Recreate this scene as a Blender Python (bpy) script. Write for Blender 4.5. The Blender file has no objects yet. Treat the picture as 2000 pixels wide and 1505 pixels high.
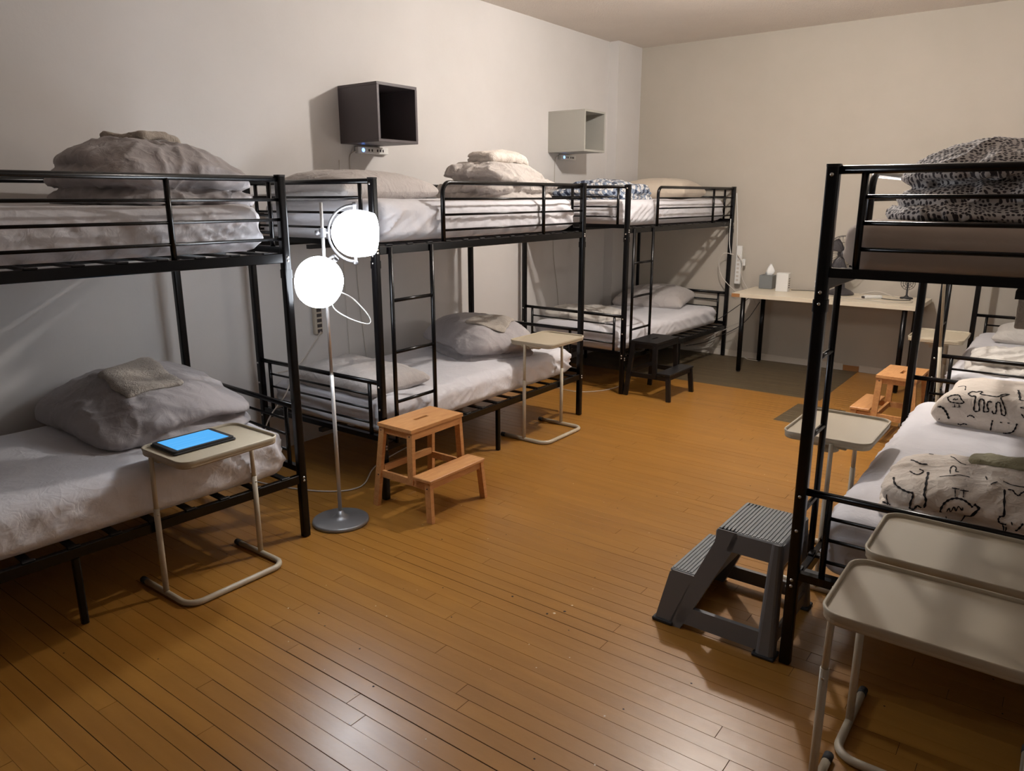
import bpy, bmesh, math, random
from mathutils import Vector, Matrix, noise
from math import sin, cos, pi, radians as R

# ------------------------------------------------------------------ camera, light, exposure
SC = bpy.context.scene
COL = SC.collection
cam = bpy.data.objects.new('camera', bpy.data.cameras.new('camera'))
COL.objects.link(cam)
cam.data.sensor_width = 36.0
cam.data.lens = 36.0 * 1459.2 / 2000.0
cam.data.clip_start = 0.05
yaw, pitch, roll = 0.6443, 0.2471, -0.0014
fw = Vector((-sin(yaw) * cos(pitch), cos(yaw) * cos(pitch), -sin(pitch)))
rt = Vector((cos(yaw), sin(yaw), 0))
up = rt.cross(fw)
rt2 = rt * cos(roll) + up * sin(roll)
up2 = -rt * sin(roll) + up * cos(roll)
M = Matrix((rt2, up2, -fw)).transposed().to_4x4()
M.translation = Vector((0, 0, 1.5675))
cam.matrix_world = M
SC.camera = cam

SC.view_settings.view_transform = 'Standard'
SC.view_settings.look = 'None'
SC.view_settings.gamma = 1.0
SC.view_settings.use_curve_mapping = False
SC.view_settings.exposure = 1.02

LAMP1_BULB, LAMP1_GLOBE = 170.0, 10.0       # emission strengths of the near floor lamp
LAMP2_BULB, LAMP2_GLOBE = 100.0, 11.0       # the second floor lamp between the right-hand beds
CEIL_LAMP = 700.0                          # ceiling globe above the aisle
COOL = (0.86, 0.92, 1.0, 1)
WARM = (1.0, 0.945, 0.89, 1)
WARM2 = (1.0, 0.93, 0.86, 1)

world = bpy.data.worlds.new('room_world')
SC.world = world
world.use_nodes = True
world.node_tree.nodes['Background'].inputs[0].default_value = (0.9, 0.85, 0.8, 1)
world.node_tree.nodes['Background'].inputs[1].default_value = 0.02

random.seed(7)

# ------------------------------------------------------------------ helpers
def srgb(r, g, b):
    f = lambda c: (c / 255 / 12.92) if c / 255 <= .04045 else ((c / 255 + .055) / 1.055) ** 2.4
    return (f(r), f(g), f(b), 1)

class MB:
    def __init__(s):
        s.v = []; s.f = []; s.sm = []
    def add(s, vs, fs, smooth=False):
        o = len(s.v); s.v += [tuple(v) for v in vs]
        s.f += [tuple(i + o for i in f) for f in fs]; s.sm += [smooth] * len(fs)
        return s
    def box(s, x0, x1, y0, y1, z0, z1):
        vs = [(x, y, z) for x in (x0, x1) for y in (y0, y1) for z in (z0, z1)]
        return s.add(vs, [(0, 1, 3, 2), (4, 6, 7, 5), (0, 4, 5, 1), (2, 3, 7, 6), (0, 2, 6, 4), (1, 5, 7, 3)])
    def cbox(s, x0, x1, y0, y1, z0, z1, c=.003):
        """box with chamfered edges"""
        X, Y, Z = (x0, x1), (y0, y1), (z0, z1)
        vs = []; idx = {}
        for i in (0, 1):
            for j in (0, 1):
                for k in (0, 1):
                    sx, sy, sz = 1 - 2 * i, 1 - 2 * j, 1 - 2 * k
                    for a in range(3):
                        p = [X[i] + c * sx, Y[j] + c * sy, Z[k] + c * sz]
                        p[a] = (X[i], Y[j], Z[k])[a]
                        idx[i, j, k, a] = len(vs); vs.append(p)
        fs = []
        for a in range(3):
            b, d = (a + 1) % 3, (a + 2) % 3
            for e in (0, 1):
                q = []
                for (u, w) in ((0, 0), (1, 0), (1, 1), (0, 1)):
                    t = [0, 0, 0]; t[a] = e; t[b] = u; t[d] = w
                    q.append(idx[t[0], t[1], t[2], a])
                fs.append(tuple(q if e else q[::-1]))
            for u in (0, 1):
                for w in (0, 1):      # edge along a
                    t0 = [0, 0, 0]; t0[b] = u; t0[d] = w; t1 = list(t0); t1[a] = 1
                    q = (idx[(*t0, b)], idx[(*t1, b)], idx[(*t1, d)], idx[(*t0, d)])
                    fs.append(q if (u + w) % 2 == 0 else q[::-1])
        for i in (0, 1):
            for j in (0, 1):
                for k in (0, 1):
                    q = tuple(idx[i, j, k, a] for a in range(3))
                    fs.append(q if (i + j + k) % 2 == 0 else q[::-1])
        return s.add(vs, fs)
    def beam(s, p, q, w, h, upv=(0, 0, 1), c=0):
        """rectangular bar from p to q: w across, h along upv"""
        p, q = Vector(p), Vector(q); d = (q - p).normalized(); u = Vector(upv)
        x = d.cross(u).normalized(); u = x.cross(d)
        vs = []
        for e in (p, q):
            for a, b in ((-1, -1), (1, -1), (1, 1), (-1, 1)):
                vs.append(e + x * a * w / 2 + u * b * h / 2)
        return s.add(vs, [(0, 1, 2, 3)[::-1], (4, 5, 6, 7), (0, 1, 5, 4), (1, 2, 6, 5), (2, 3, 7, 6), (3, 0, 4, 7)])
    def tube(s, pts, r, n=10, closed=False):
        pts = [Vector(p) for p in pts]; N = len(pts)
        rs = r if isinstance(r, (list, tuple)) else [r] * N
        vs = []; ref = None
        for i, p in enumerate(pts):
            a = pts[(i - 1) % N] if (closed or i > 0) else p
            b = pts[(i + 1) % N] if (closed or i < N - 1) else p
            t = (b - a).normalized()
            if ref is None:
                ref = Vector((0, 0, 1)) if abs(t.z) < .9 else Vector((1, 0, 0))
            u = (ref - t * ref.dot(t)).normalized(); w = t.cross(u); ref = u
            for k in range(n):
                an = 2 * pi * k / n
                vs.append(p + (u * cos(an) + w * sin(an)) * rs[i])
        fs = []
        for i in range(N if closed else N - 1):
            j = (i + 1) % N
            for k in range(n):
                l = (k + 1) % n
                fs.append((i * n + k, i * n + l, j * n + l, j * n + k))
        s.add(vs, fs, True)
        if not closed:
            o = len(s.v) - len(vs)
            s.f.append(tuple(o + k for k in range(n))[::-1]); s.sm.append(False)
            s.f.append(tuple(o + (N - 1) * n + k for k in range(n))); s.sm.append(False)
        return s
    def lathe(s, prof, c=(0, 0, 0), axis=(0, 0, 1), n=32):
        """prof: (radius, height) pairs along the axis"""
        ax = Vector(axis).normalized(); rf = Vector((1, 0, 0)) if abs(ax.x) < .9 else Vector((0, 1, 0))
        u = (rf - ax * rf.dot(ax)).normalized(); w = ax.cross(u); c = Vector(c)
        vs = []
        for r, h in prof:
            for k in range(n):
                a = 2 * pi * k / n
                vs.append(c + ax * h + (u * cos(a) + w * sin(a)) * max(r, 1e-5))
        fs = [(i * n + k, i * n + (k + 1) % n, (i + 1) * n + (k + 1) % n, (i + 1) * n + k)
              for i in range(len(prof) - 1) for k in range(n)]
        return s.add(vs, fs, True)
    def prism(s, poly, z0, z1, smooth=False):
        n = len(poly)
        vs = [(x, y, z0) for x, y in poly] + [(x, y, z1) for x, y in poly]
        fs = [tuple(range(n))[::-1], tuple(range(n, 2 * n))] + [(i, (i + 1) % n, n + (i + 1) % n, n + i) for i in range(n)]
        o = len(s.v); s.add(vs, fs, False)
        if smooth:
            for i in range(n): s.sm[-1 - i] = True
        return s
    def build(s, name, mat, parent=None, bevel=0):
        me = bpy.data.meshes.new(name); me.from_pydata(s.v, [], s.f)
        me.polygons.foreach_set('use_smooth', s.sm)
        if isinstance(mat, (list, tuple)):
            for m in mat: me.materials.append(m)
        else:
            me.materials.append(mat)
        me.update()
        o = bpy.data.objects.new(name, me); COL.objects.link(o)
        if parent: o.parent = parent
        if bevel:
            b = o.modifiers.new('bevel', 'BEVEL'); b.width = bevel; b.segments = 2; b.limit_method = 'ANGLE'
        return o

def tag(o, label, cat, group=None):
    o['label'] = label; o['category'] = cat
    if group: o['group'] = group
    return o
def thing(name, label, cat, loc=(0, 0, 0), rz=0.0, group=None):
    o = bpy.data.objects.new(name, None); COL.objects.link(o)
    o.empty_display_size = .1; o.location = loc; o.rotation_euler = (0, 0, rz)
    return tag(o, label, cat, group)
def struct(o):
    o['kind'] = 'structure'; return o
def copy_tree(o, parent=None):
    c = o.copy(); COL.objects.link(c)
    if parent: c.parent = parent
    for ch in list(o.children): copy_tree(ch, c)
    return c
def rrect(x0, x1, y0, y1, r, n=6):
    pts = []
    for cx, cy, a0 in ((x1 - r, y1 - r, 0), (x0 + r, y1 - r, pi / 2), (x0 + r, y0 + r, pi), (x1 - r, y0 + r, 1.5 * pi)):
        for k in range(n + 1):
            a = a0 + (pi / 2) * k / n
            pts.append((cx + r * cos(a), cy + r * sin(a)))
    return pts
def smooth_path(pts, n=8):
    P = [Vector(p) for p in pts]; out = []
    for i in range(len(P) - 1):
        p0 = P[max(i - 1, 0)]; p1 = P[i]; p2 = P[i + 1]; p3 = P[min(i + 2, len(P) - 1)]
        for k in range(n):
            t = k / n
            out.append(.5 * ((2 * p1) + (p2 - p0) * t + (2 * p0 - 5 * p1 + 4 * p2 - p3) * t * t + (-p0 + 3 * p1 - 3 * p2 + p3) * t ** 3))
    out.append(P[-1]); return out

# ------------------------------------------------------------------ materials
def mat(name, col, rough=.5, spec=.5, metal=0.0):
    m = bpy.data.materials.new(name); m.use_nodes = True
    b = m.node_tree.nodes['Principled BSDF']
    b.inputs['Base Color'].default_value = col
    b.inputs['Roughness'].default_value = rough
    b.inputs['Specular IOR Level'].default_value = spec
    b.inputs['Metallic'].default_value = metal
    return m
class NG:
    """tiny node helper"""
    def __init__(s, m):
        s.m = m; s.t = m.node_tree; s.b = s.t.nodes['Principled BSDF']
    def n(s, typ, **kw):
        x = s.t.nodes.new(typ)
        for k, v in kw.items():
            if k[0] == '_': x.inputs[k[1:].replace('_', ' ')].default_value = v
            else: setattr(x, k, v)
        return x
    def l(s, a, b): s.t.links.new(a, b)
    def coord(s, kind='Object', scale=(1, 1, 1), rot=(0, 0, 0)):
        c = s.n('ShaderNodeTexCoord'); mp = s.n('ShaderNodeMapping')
        mp.inputs['Scale'].default_value = scale; mp.inputs['Rotation'].default_value = rot
        s.l(c.outputs[kind], mp.inputs[0]); return mp.outputs[0]
    def noise(s, vec, scale, detail=4, rough=.5, dist=0):
        x = s.n('ShaderNodeTexNoise'); x.inputs['Scale'].default_value = scale
        x.inputs['Detail'].default_value = detail; x.inputs['Roughness'].default_value = rough
        x.inputs['Distortion'].default_value = dist
        s.l(vec, x.inputs['Vector']); return x.outputs['Fac']
    def ramp(s, fac, stops):
        x = s.n('ShaderNodeValToRGB'); e = x.color_ramp.elements
        while len(e) < len(stops): e.new(.5)
        for i, (p, c) in enumerate(stops): e[i].position = p; e[i].color = c
        s.l(fac, x.inputs[0]); return x.outputs[0]
    def mix(s, fac, a, b, blend='MIX'):
        x = s.n('ShaderNodeMix', data_type='RGBA', blend_type=blend)
        for v, i in ((fac, 0), (a, 6), (b, 7)):
            if hasattr(v, 'links'): s.l(v, x.inputs[i])
            else: x.inputs[i].default_value = v
        return x.outputs[2]
    def math(s, op, a, b=0.0, c=0.0):
        x = s.n('ShaderNodeMath', operation=op)
        for i, v in enumerate((a, b, c)):
            if hasattr(v, 'links'): s.l(v, x.inputs[i])
            else: x.inputs[i].default_value = v
        return x.outputs[0]
    def bump(s, h, strength=.3, dist=.01):
        x = s.n('ShaderNodeBump'); x.inputs['Strength'].default_value = strength
        x.inputs['Distance'].default_value = dist
        s.l(h, x.inputs['Height']); s.l(x.outputs[0], s.b.inputs['Normal']); return x

def wall_mat(name, base, dark, bs=.12, scale=60):
    m = mat(name, base, .75, .25); g = NG(m)
    v = g.coord('Object')
    c = g.ramp(g.noise(v, 1.3, 5, .6), [(.3, dark), (.75, base)])
    g.l(c, g.b.inputs['Base Color'])
    g.bump(g.noise(v, scale, 4, .6), bs, .004)
    return m
M_WALL = wall_mat('wall_paint_white', srgb(214, 210, 207), srgb(206, 202, 198))
M_FAR = wall_mat('wall_paint_greige', srgb(188, 180, 168), srgb(180, 172, 159))
M_CEIL = wall_mat('popcorn_ceiling', srgb(232, 222, 212), srgb(224, 214, 204), .9, 70)
M_CEIL.node_tree.nodes['Bump'].inputs['Distance'].default_value = .012
M_TRIM = mat('trim_white', srgb(205, 196, 184), .5)

def plank_mat(name, ca, cb, cdirt, rough=.34, spec=.5):
    m = mat(name, ca, rough, spec); g = NG(m)
    v = g.coord('Object', (1, 1, 1)); vs = g.coord('Object', (.8, 7, 1))
    oi = g.n('ShaderNodeObjectInfo')
    grain = g.noise(vs, 3.2, 3, .5)
    c1 = g.ramp(grain, [(.25, ca), (.8, cb)])
    c2 = g.mix(g.math('MULTIPLY', oi.outputs['Random'], .22), c1, cdirt)
    g.l(c2, g.b.inputs['Base Color'])
    rr = g.math('ADD', rough - .03, g.math('MULTIPLY', g.noise(v, 4, 3, .5), .09))
    g.l(rr, g.b.inputs['Roughness'])
    hn = g.math('ADD', g.math('MULTIPLY', grain, .6), g.math('MULTIPLY', g.noise(v, 34, 2, .5), .8))
    g.bump(hn, .22, .0022)
    return m
M_PLANK = plank_mat('floor_paint_ochre', srgb(152, 105, 43), srgb(168, 119, 52), srgb(120, 79, 34), .31, .5)
M_PLANKB = plank_mat('floor_worn_grey', srgb(78, 66, 48), srgb(104, 90, 66), srgb(58, 50, 36), .5, .35)
M_GAP = mat('floor_gap_dark', srgb(46, 26, 12), .8, .1)
M_BLACK = mat('black_enamel', (.0025, .0021, .0024, 1), .26, .32)
M_BLACK2 = mat('black_slat', (.006, .0055, .006, 1), .45, .4)
M_STEEL = mat('bolt_steel', (.55, .53, .5, 1), .3, .5, 1)
M_CHROME = mat('chrome', (.75, .75, .75, 1), .18, .5, 1)
M_POLE = mat('satin_steel_pole', (.62, .61, .6, 1), .42, .5, .65)
M_YOKE = mat('dull_nickel', (.16, .155, .16, 1), .5, .3, .5)
M_LBASE = mat('lamp_base_grey', srgb(150, 150, 152), .42, .5, .6)
M_TABLE = mat('table_beige_plastic', srgb(176, 164, 142), .5, .4)
M_TUBE = mat('table_beige_tube', srgb(186, 174, 152), .38, .5)
M_DARKBOX = mat('cube_charcoal', srgb(84, 76, 78), .45)
M_DARKIN = mat('cube_inside', srgb(38, 32, 38), .6)
M_GREYBOX = mat('cube_light_grey', srgb(168, 165, 156), .5)
M_GREYIN = mat('cube_grey_inside', srgb(140, 138, 132), .6)
M_GPLAST = mat('grey_stool_plastic', srgb(112, 111, 112), .42, .45)
M_GPLAST2 = mat('grey_stool_tread', srgb(126, 129, 130), .5, .4)
M_RUBBER = mat('rubber_dark', srgb(45, 44, 45), .7)
M_WHITEP = mat('white_plastic', srgb(225, 224, 220), .4)
M_CORD = mat('white_cord', srgb(200, 192, 182), .5)
M_CORDD = mat('dark_cord', srgb(40, 38, 38), .5)
M_STRIP = mat('strip_beige', srgb(190, 178, 160), .5)
M_SOCK = mat('socket_dark', srgb(60, 52, 52), .6)
M_REDSW = mat('red_switch', srgb(170, 50, 40), .4)
M_DESK = mat('desk_white_laminate', srgb(222, 210, 188), .35, .5)
M_CHIP = mat('chipboard', srgb(170, 118, 70), .8)
M_TISSUEBOX = mat('tissue_box_grey', srgb(120, 122, 122), .6)
M_TISSUE = mat('tissue_paper', srgb(240, 240, 238), .8)
M_FAN = mat('fan_dark_plastic', srgb(62, 58, 60), .4)
def emis(name, col, s):
    m = bpy.data.materials.new(name); m.use_nodes = True; t = m.node_tree; t.nodes.clear()
    e = t.nodes.new('ShaderNodeEmission'); o = t.nodes.new('ShaderNodeOutputMaterial')
    e.inputs[0].default_value = col; e.inputs[1].default_value = s; t.links.new(e.outputs[0], o.inputs[0]); return m
M_BLUE = emis('blue_led', (.12, .3, 1, 1), 3.0)
M_SCREEN = None

def wood(name, ca, cb, rough=.45):
    m = mat(name, ca, rough); g = NG(m)
    v = g.coord('Object', (14, 1.6, 14))
    w = g.noise(v, 3, 6, .6, 1.2)
    g.l(g.ramp(w, [(.3, ca), (.7, cb)]), g.b.inputs['Base Color'])
    g.bump(w, .1, .002); return m
M_WOOD = wood('stool_light_wood', srgb(214, 160, 104), srgb(190, 132, 80))
M_WOODB = wood('stool_black_wood', srgb(17, 15, 16), srgb(11, 10, 11), .42)

def fabric(name, col, dark=None, rough=.85, crease=.35, cs=9, fine=240):
    m = mat(name, col, rough, .25); g = NG(m)
    g.b.inputs['Sheen Weight'].default_value = .15
    v = g.coord('Object')
    dark = dark or tuple(c * .9 for c in col[:3]) + (1,)
    g.l(g.ramp(g.noise(v, 3, 4), [(.3, dark), (.7, col)]), g.b.inputs['Base Color'])
    n1 = g.noise(v, cs, 1.5, .5, .7)
    r1 = g.math('POWER', g.math('SUBTRACT', 1.0, g.math('MULTIPLY', g.math('ABSOLUTE', g.math('SUBTRACT', n1, .5)), 4.0)), 2.0)
    n2 = g.noise(g.coord('Object', (1, 1, 1), (.5, .4, .9)), cs * 2.6, 2, .55, 1.0)
    r2 = g.math('ABSOLUTE', g.math('SUBTRACT', n2, .5))
    h = g.math('ADD', g.math('ADD', g.math('MULTIPLY', r1, .55), g.math('MULTIPLY', r2, 1.1)), g.math('MULTIPLY', g.noise(v, fine, 2), .07))
    g.bump(h, crease, .018)
    m['cs'] = 1
    return m
M_SHEET = fabric('white_sheet', srgb(220, 218, 222), crease=.17, cs=7)
M_SHEET2 = fabric('cream_sheet', srgb(188, 172, 158), crease=.08, cs=6)
M_DUV = fabric('grey_duvet', srgb(176, 170, 170), crease=.28, cs=7)
M_DUVL = fabric('light_grey_duvet', srgb(190, 182, 176), crease=.5, cs=9)
M_PILG = fabric('grey_pillowcase', srgb(188, 181, 177), crease=.35, cs=10)
M_PILW = fabric('white_pillowcase', srgb(206, 200, 192), crease=.35, cs=10)
M_CREAM = fabric('cream_pillowcase', srgb(200, 186, 168), crease=.2, cs=8)
M_TOWEL = fabric('beige_towel', srgb(178, 168, 156), crease=.35, cs=40, fine=500)
M_TOWELW = fabric('white_towel', srgb(222, 212, 202), crease=.35, cs=40, fine=500)
M_TOWELG = fabric('grey_towel', srgb(138, 128, 116), crease=.35, cs=40, fine=500)
M_GREEN = fabric('sage_cloth', srgb(168, 162, 130), crease=.4, cs=14)
M_DOOD = fabric('off_white_print_cloth', srgb(230, 217, 203), crease=.35, cs=10)
M_INK = mat('print_ink', srgb(28, 24, 26), .8, .2)

def leopard():
    m = fabric('spotted_duvet', srgb(178, 170, 168), crease=.4, cs=8); g = NG(m)
    v0 = g.coord('Object'); s0 = g.n('ShaderNodeSeparateXYZ'); g.l(v0, s0.inputs[0])
    cb = g.n('ShaderNodeCombineXYZ')
    g.l(g.math('ADD', s0.outputs[0], g.math('MULTIPLY', s0.outputs[2], .25)), cb.inputs[0])
    g.l(g.math('MULTIPLY', g.math('ADD', s0.outputs[1], s0.outputs[2]), .85), cb.inputs[1])
    v = cb.outputs[0]
    vv = g.n('ShaderNodeTexVoronoi', feature='F1', voronoi_dimensions='2D'); vv.inputs['Scale'].default_value = 82
    vv.inputs['Randomness'].default_value = .6
    nz = g.n('ShaderNodeTexNoise'); nz.inputs['Scale'].default_value = 12
    g.l(v, nz.inputs['Vector'])
    ad = g.n('ShaderNodeVectorMath', operation='ADD'); sc = g.n('ShaderNodeVectorMath', operation='SCALE')
    sc.inputs['Scale'].default_value = .03
    g.l(nz.outputs['Color'], sc.inputs[0]); g.l(v, ad.inputs[0]); g.l(sc.outputs[0], ad.inputs[1])
    g.l(ad.outputs[0], vv.inputs['Vector'])
    c = g.ramp(vv.outputs['Distance'], [(.31, srgb(66, 60, 64)), (.41, srgb(208, 203, 200))])
    g.l(c, g.b.inputs['Base Color']); return m
M_LEOP = leopard()
def plaid():
    m = fabric('plaid_duvet', srgb(205, 205, 208), crease=.4, cs=9); g = NG(m)
    v = g.coord('Object', (1, 1, 1))
    wn = g.n('ShaderNodeTexNoise'); wn.inputs['Scale'].default_value = 5; g.l(v, wn.inputs['Vector'])
    wa = g.n('ShaderNodeVectorMath', operation='SCALE'); wa.inputs['Scale'].default_value = .025; g.l(wn.outputs['Color'], wa.inputs[0])
    wb = g.n('ShaderNodeVectorMath', operation='ADD'); g.l(v, wb.inputs[0]); g.l(wa.outputs[0], wb.inputs[1])
    s0 = g.n('ShaderNodeSeparateXYZ'); g.l(wb.outputs[0], s0.inputs[0])
    sp = g.n('ShaderNodeCombineXYZ'); g.l(g.math('ADD', s0.outputs[0], g.math('MULTIPLY', s0.outputs[2], 1.0)), sp.inputs[0]); g.l(g.math('SUBTRACT', s0.outputs[1], g.math('MULTIPLY', s0.outputs[2], .9)), sp.inputs[1])
    sq = g.n('ShaderNodeSeparateXYZ'); g.l(sp.outputs[0], sq.inputs[0]); sp = sq
    def band(o, per, w, off=0.0):
        f = g.math('FRACT', g.math('ADD', g.math('MULTIPLY', o, 1 / per), off))
        return g.math('LESS_THAN', f, w)
    bx = band(sp.outputs[0], .075, .45); by = band(sp.outputs[1], .075, .45)
    lx = band(sp.outputs[0], .075, .07, .3); ly = band(sp.outputs[1], .075, .07, .3)
    s_ = g.math('MULTIPLY', g.math('ADD', bx, by), .5)
    c = g.ramp(s_, [(0, srgb(216, 214, 212)), (.5, srgb(128, 140, 158)), (1, srgb(34, 44, 66))])
    c2 = g.mix(g.math('MULTIPLY', g.math('MAXIMUM', lx, ly), .7), c, srgb(40, 46, 60))
    g.l(c2, g.b.inputs['Base Color']); return m
M_PLAID = plaid()

# ------------------------------------------------------------------ soft shapes
def soft(name, a, b, h, r, rz_, fn, m, seg=.016, parent=None, loc=(0, 0, 0), rot=(0, 0, 0), uvscale=1.0):
    """closed cloth body: box of half sizes a,b and height h (z 0..h), plan/edge radius r, vertical radius rz_,
    fn(x,y,z,n) -> displaced point"""
    nx = max(6, int(2 * a / seg)); ny = max(6, int(2 * b / seg)); nz = max(5, int(h / seg * 1.1))
    r = min(r, a * .98, b * .98); rz_ = min(rz_, h / 2 * .98); k = r / rz_
    idx = {}; vs = []; fs = []
    def vid(i, j, l):
        key = (i, j, l)
        if key in idx: return idx[key]
        x = -a + 2 * a * i / nx; y = -b + 2 * b * j / ny; z = h * l / nz
        zz = (z - h / 2) * k; H2 = h / 2 * k
        cx = max(-a + r, min(a - r, x)); cy = max(-b + r, min(b - r, y)); cz = max(-H2 + r, min(H2 - r, zz))
        d = Vector((x - cx, y - cy, zz - cz))
        if d.length > 1e-9: n = d.normalized(); p = Vector((cx, cy, cz)) + n * r
        else: n = Vector((0, 0, 1)); p = Vector((x, y, zz))
        p = Vector((p.x, p.y, p.z / k + h / 2)); n = Vector((n.x, n.y, n.z * k)).normalized()
        idx[key] = len(vs); vs.append((p, n, (x, y, z))); return idx[key]
    for i in range(nx):
        for j in range(ny):
            fs.append((vid(i, j, nz), vid(i + 1, j, nz), vid(i + 1, j + 1, nz), vid(i, j + 1, nz)))
            fs.append((vid(i, j, 0), vid(i, j + 1, 0), vid(i + 1, j + 1, 0), vid(i + 1, j, 0)))
    for l in range(nz):
        for i in range(nx):
            fs.append((vid(i, 0, l), vid(i + 1, 0, l), vid(i + 1, 0, l + 1), vid(i, 0, l + 1)))
            fs.append((vid(i, ny, l), vid(i, ny, l + 1), vid(i + 1, ny, l + 1), vid(i + 1, ny, l)))
        for j in range(ny):
            fs.append((vid(0, j, l), vid(0, j, l + 1), vid(0, j + 1, l + 1), vid(0, j + 1, l)))
            fs.append((vid(nx, j, l), vid(nx, j + 1, l), vid(nx, j + 1, l + 1), vid(nx, j, l + 1)))
    me = bpy.data.meshes.new(name)
    me.from_pydata([tuple(fn(p, n)) for p, n, o in vs], [], fs)
    me.polygons.foreach_set('use_smooth', [True] * len(fs))
    uv = me.uv_layers.new(name='UVMap')
    for lp in me.loops:
        o = vs[lp.vertex_index][2]
        ex = (h - o[2])            # unfold the sides outwards
        u = o[0] + (ex if o[0] >= a - 1e-6 else (-ex if o[0] <= -a + 1e-6 else 0))
        w = o[1] + (ex if o[1] >= b - 1e-6 else (-ex if o[1] <= -b + 1e-6 else 0))
        uv.data[lp.index].uv = (u * uvscale, w * uvscale)
    me.materials.append(m); me.update()
    ob = bpy.data.objects.new(name, me); COL.objects.link(ob); ob.location = loc; ob.rotation_euler = rot
    if parent: ob.parent = parent
    return ob
def NZ(x, y, z): return noise.noise(Vector((x, y, z)))
def ridg(x, y, z): return 1 - 2 * abs(noise.noise(Vector((x, y, z))))
def sst(a, b, x):
    t = max(0, min(1, (x - a) / (b - a))); return t * t * (3 - 2 * t)

def mattress(label, loc, rz, a, b, h, m, seed, amp=1.0, cat='mattress', sag=.0, group=None):
    def fn(p, n):
        x, y, z = p
        side = 1 - abs(n.z)
        # pulled sheet creases: slanting on the sides, mostly near the ends
        e = sst(.35, .95, abs(y) / b)
        wx = x * 1.0; dr = (1 if y > 0 else -1)
        q = ridg((y * dr + z * 1.6) * 9 + seed, x * 1.2 + seed, z * 2.0 + .5 * NZ(y * 3, z * 5, seed))
        q2 = ridg(y * 11 + seed + z * 5, x * 2, seed * 1.7)
        q3 = ridg((y * dr + z * 2.2) * 21 + seed * 2, x * 2, z * 3 + seed)
        d = side * (.006 * q * (0.30 + .70 * e) + .014 * max(q, 0) ** 4 * (.4 + .6 * e) + .003 * q2 + .011 * max(q3, 0) ** 3 * (.45 + .55 * e) - .004) * amp
        t = NZ(x * 2.2 + seed, y * 1.7, seed) * .012 + ridg(x * 4 + .6 * NZ(x * 2, y * 2, seed), y * 2.2, seed * 2.3) * .005 + ridg(x * 7, y * 5 + NZ(x * 3, y * 3, 3) * .6, seed) * .0025
        top = sst(.2, 1, n.z) * t * amp
        bow = .02 * (1 - (y / b) ** 2) * side * (1 if n.z > -.3 else 0)
        q_ = Vector((x, y, z)) + n * (d + top) + Vector((n.x, 0, 0)) * bow * .5
        if n.z < -.5: q_.z = max(q_.z, 0)
        q_.z = max(q_.z, 0.0)
        return q_
    o = soft('mattress', a, b, h, .075, .05, fn, m, .0145, loc=loc, rot=(0, 0, rz))
    return tag(o, label, cat, group)

def remesh_union(name, vs, fs, vox):
    me = bpy.data.meshes.new(name); me.from_pydata(vs, [], fs)
    tmp = bpy.data.objects.new('tmp', me); COL.objects.link(tmp)
    md = tmp.modifiers.new('r', 'REMESH'); md.mode = 'VOXEL'; md.voxel_size = vox; md.use_smooth_shade = True
    dg = bpy.context.evaluated_depsgraph_get(); ev = tmp.evaluated_get(dg)
    out = bpy.data.meshes.new_from_object(ev)
    bpy.data.objects.remove(tmp); bpy.data.meshes.remove(me)
    bm = bmesh.new(); bm.from_mesh(out)
    for _ in range(3): bmesh.ops.smooth_vert(bm, verts=bm.verts, factor=.5, use_axis_x=True, use_axis_y=True, use_axis_z=True)
    bm.to_mesh(out); bm.free(); out.name = name
    return out
def soft_raw(a, b, h, r, rz_, seg=.03):
    o = soft('t', a, b, h, r, rz_, lambda p, n: p, M_SHEET, seg); me = o.data
    vs = [v.co.copy() for v in me.vertices]; fs = [tuple(p.vertices) for p in me.polygons]
    bpy.data.objects.remove(o); bpy.data.meshes.remove(me); return vs, fs
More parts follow.
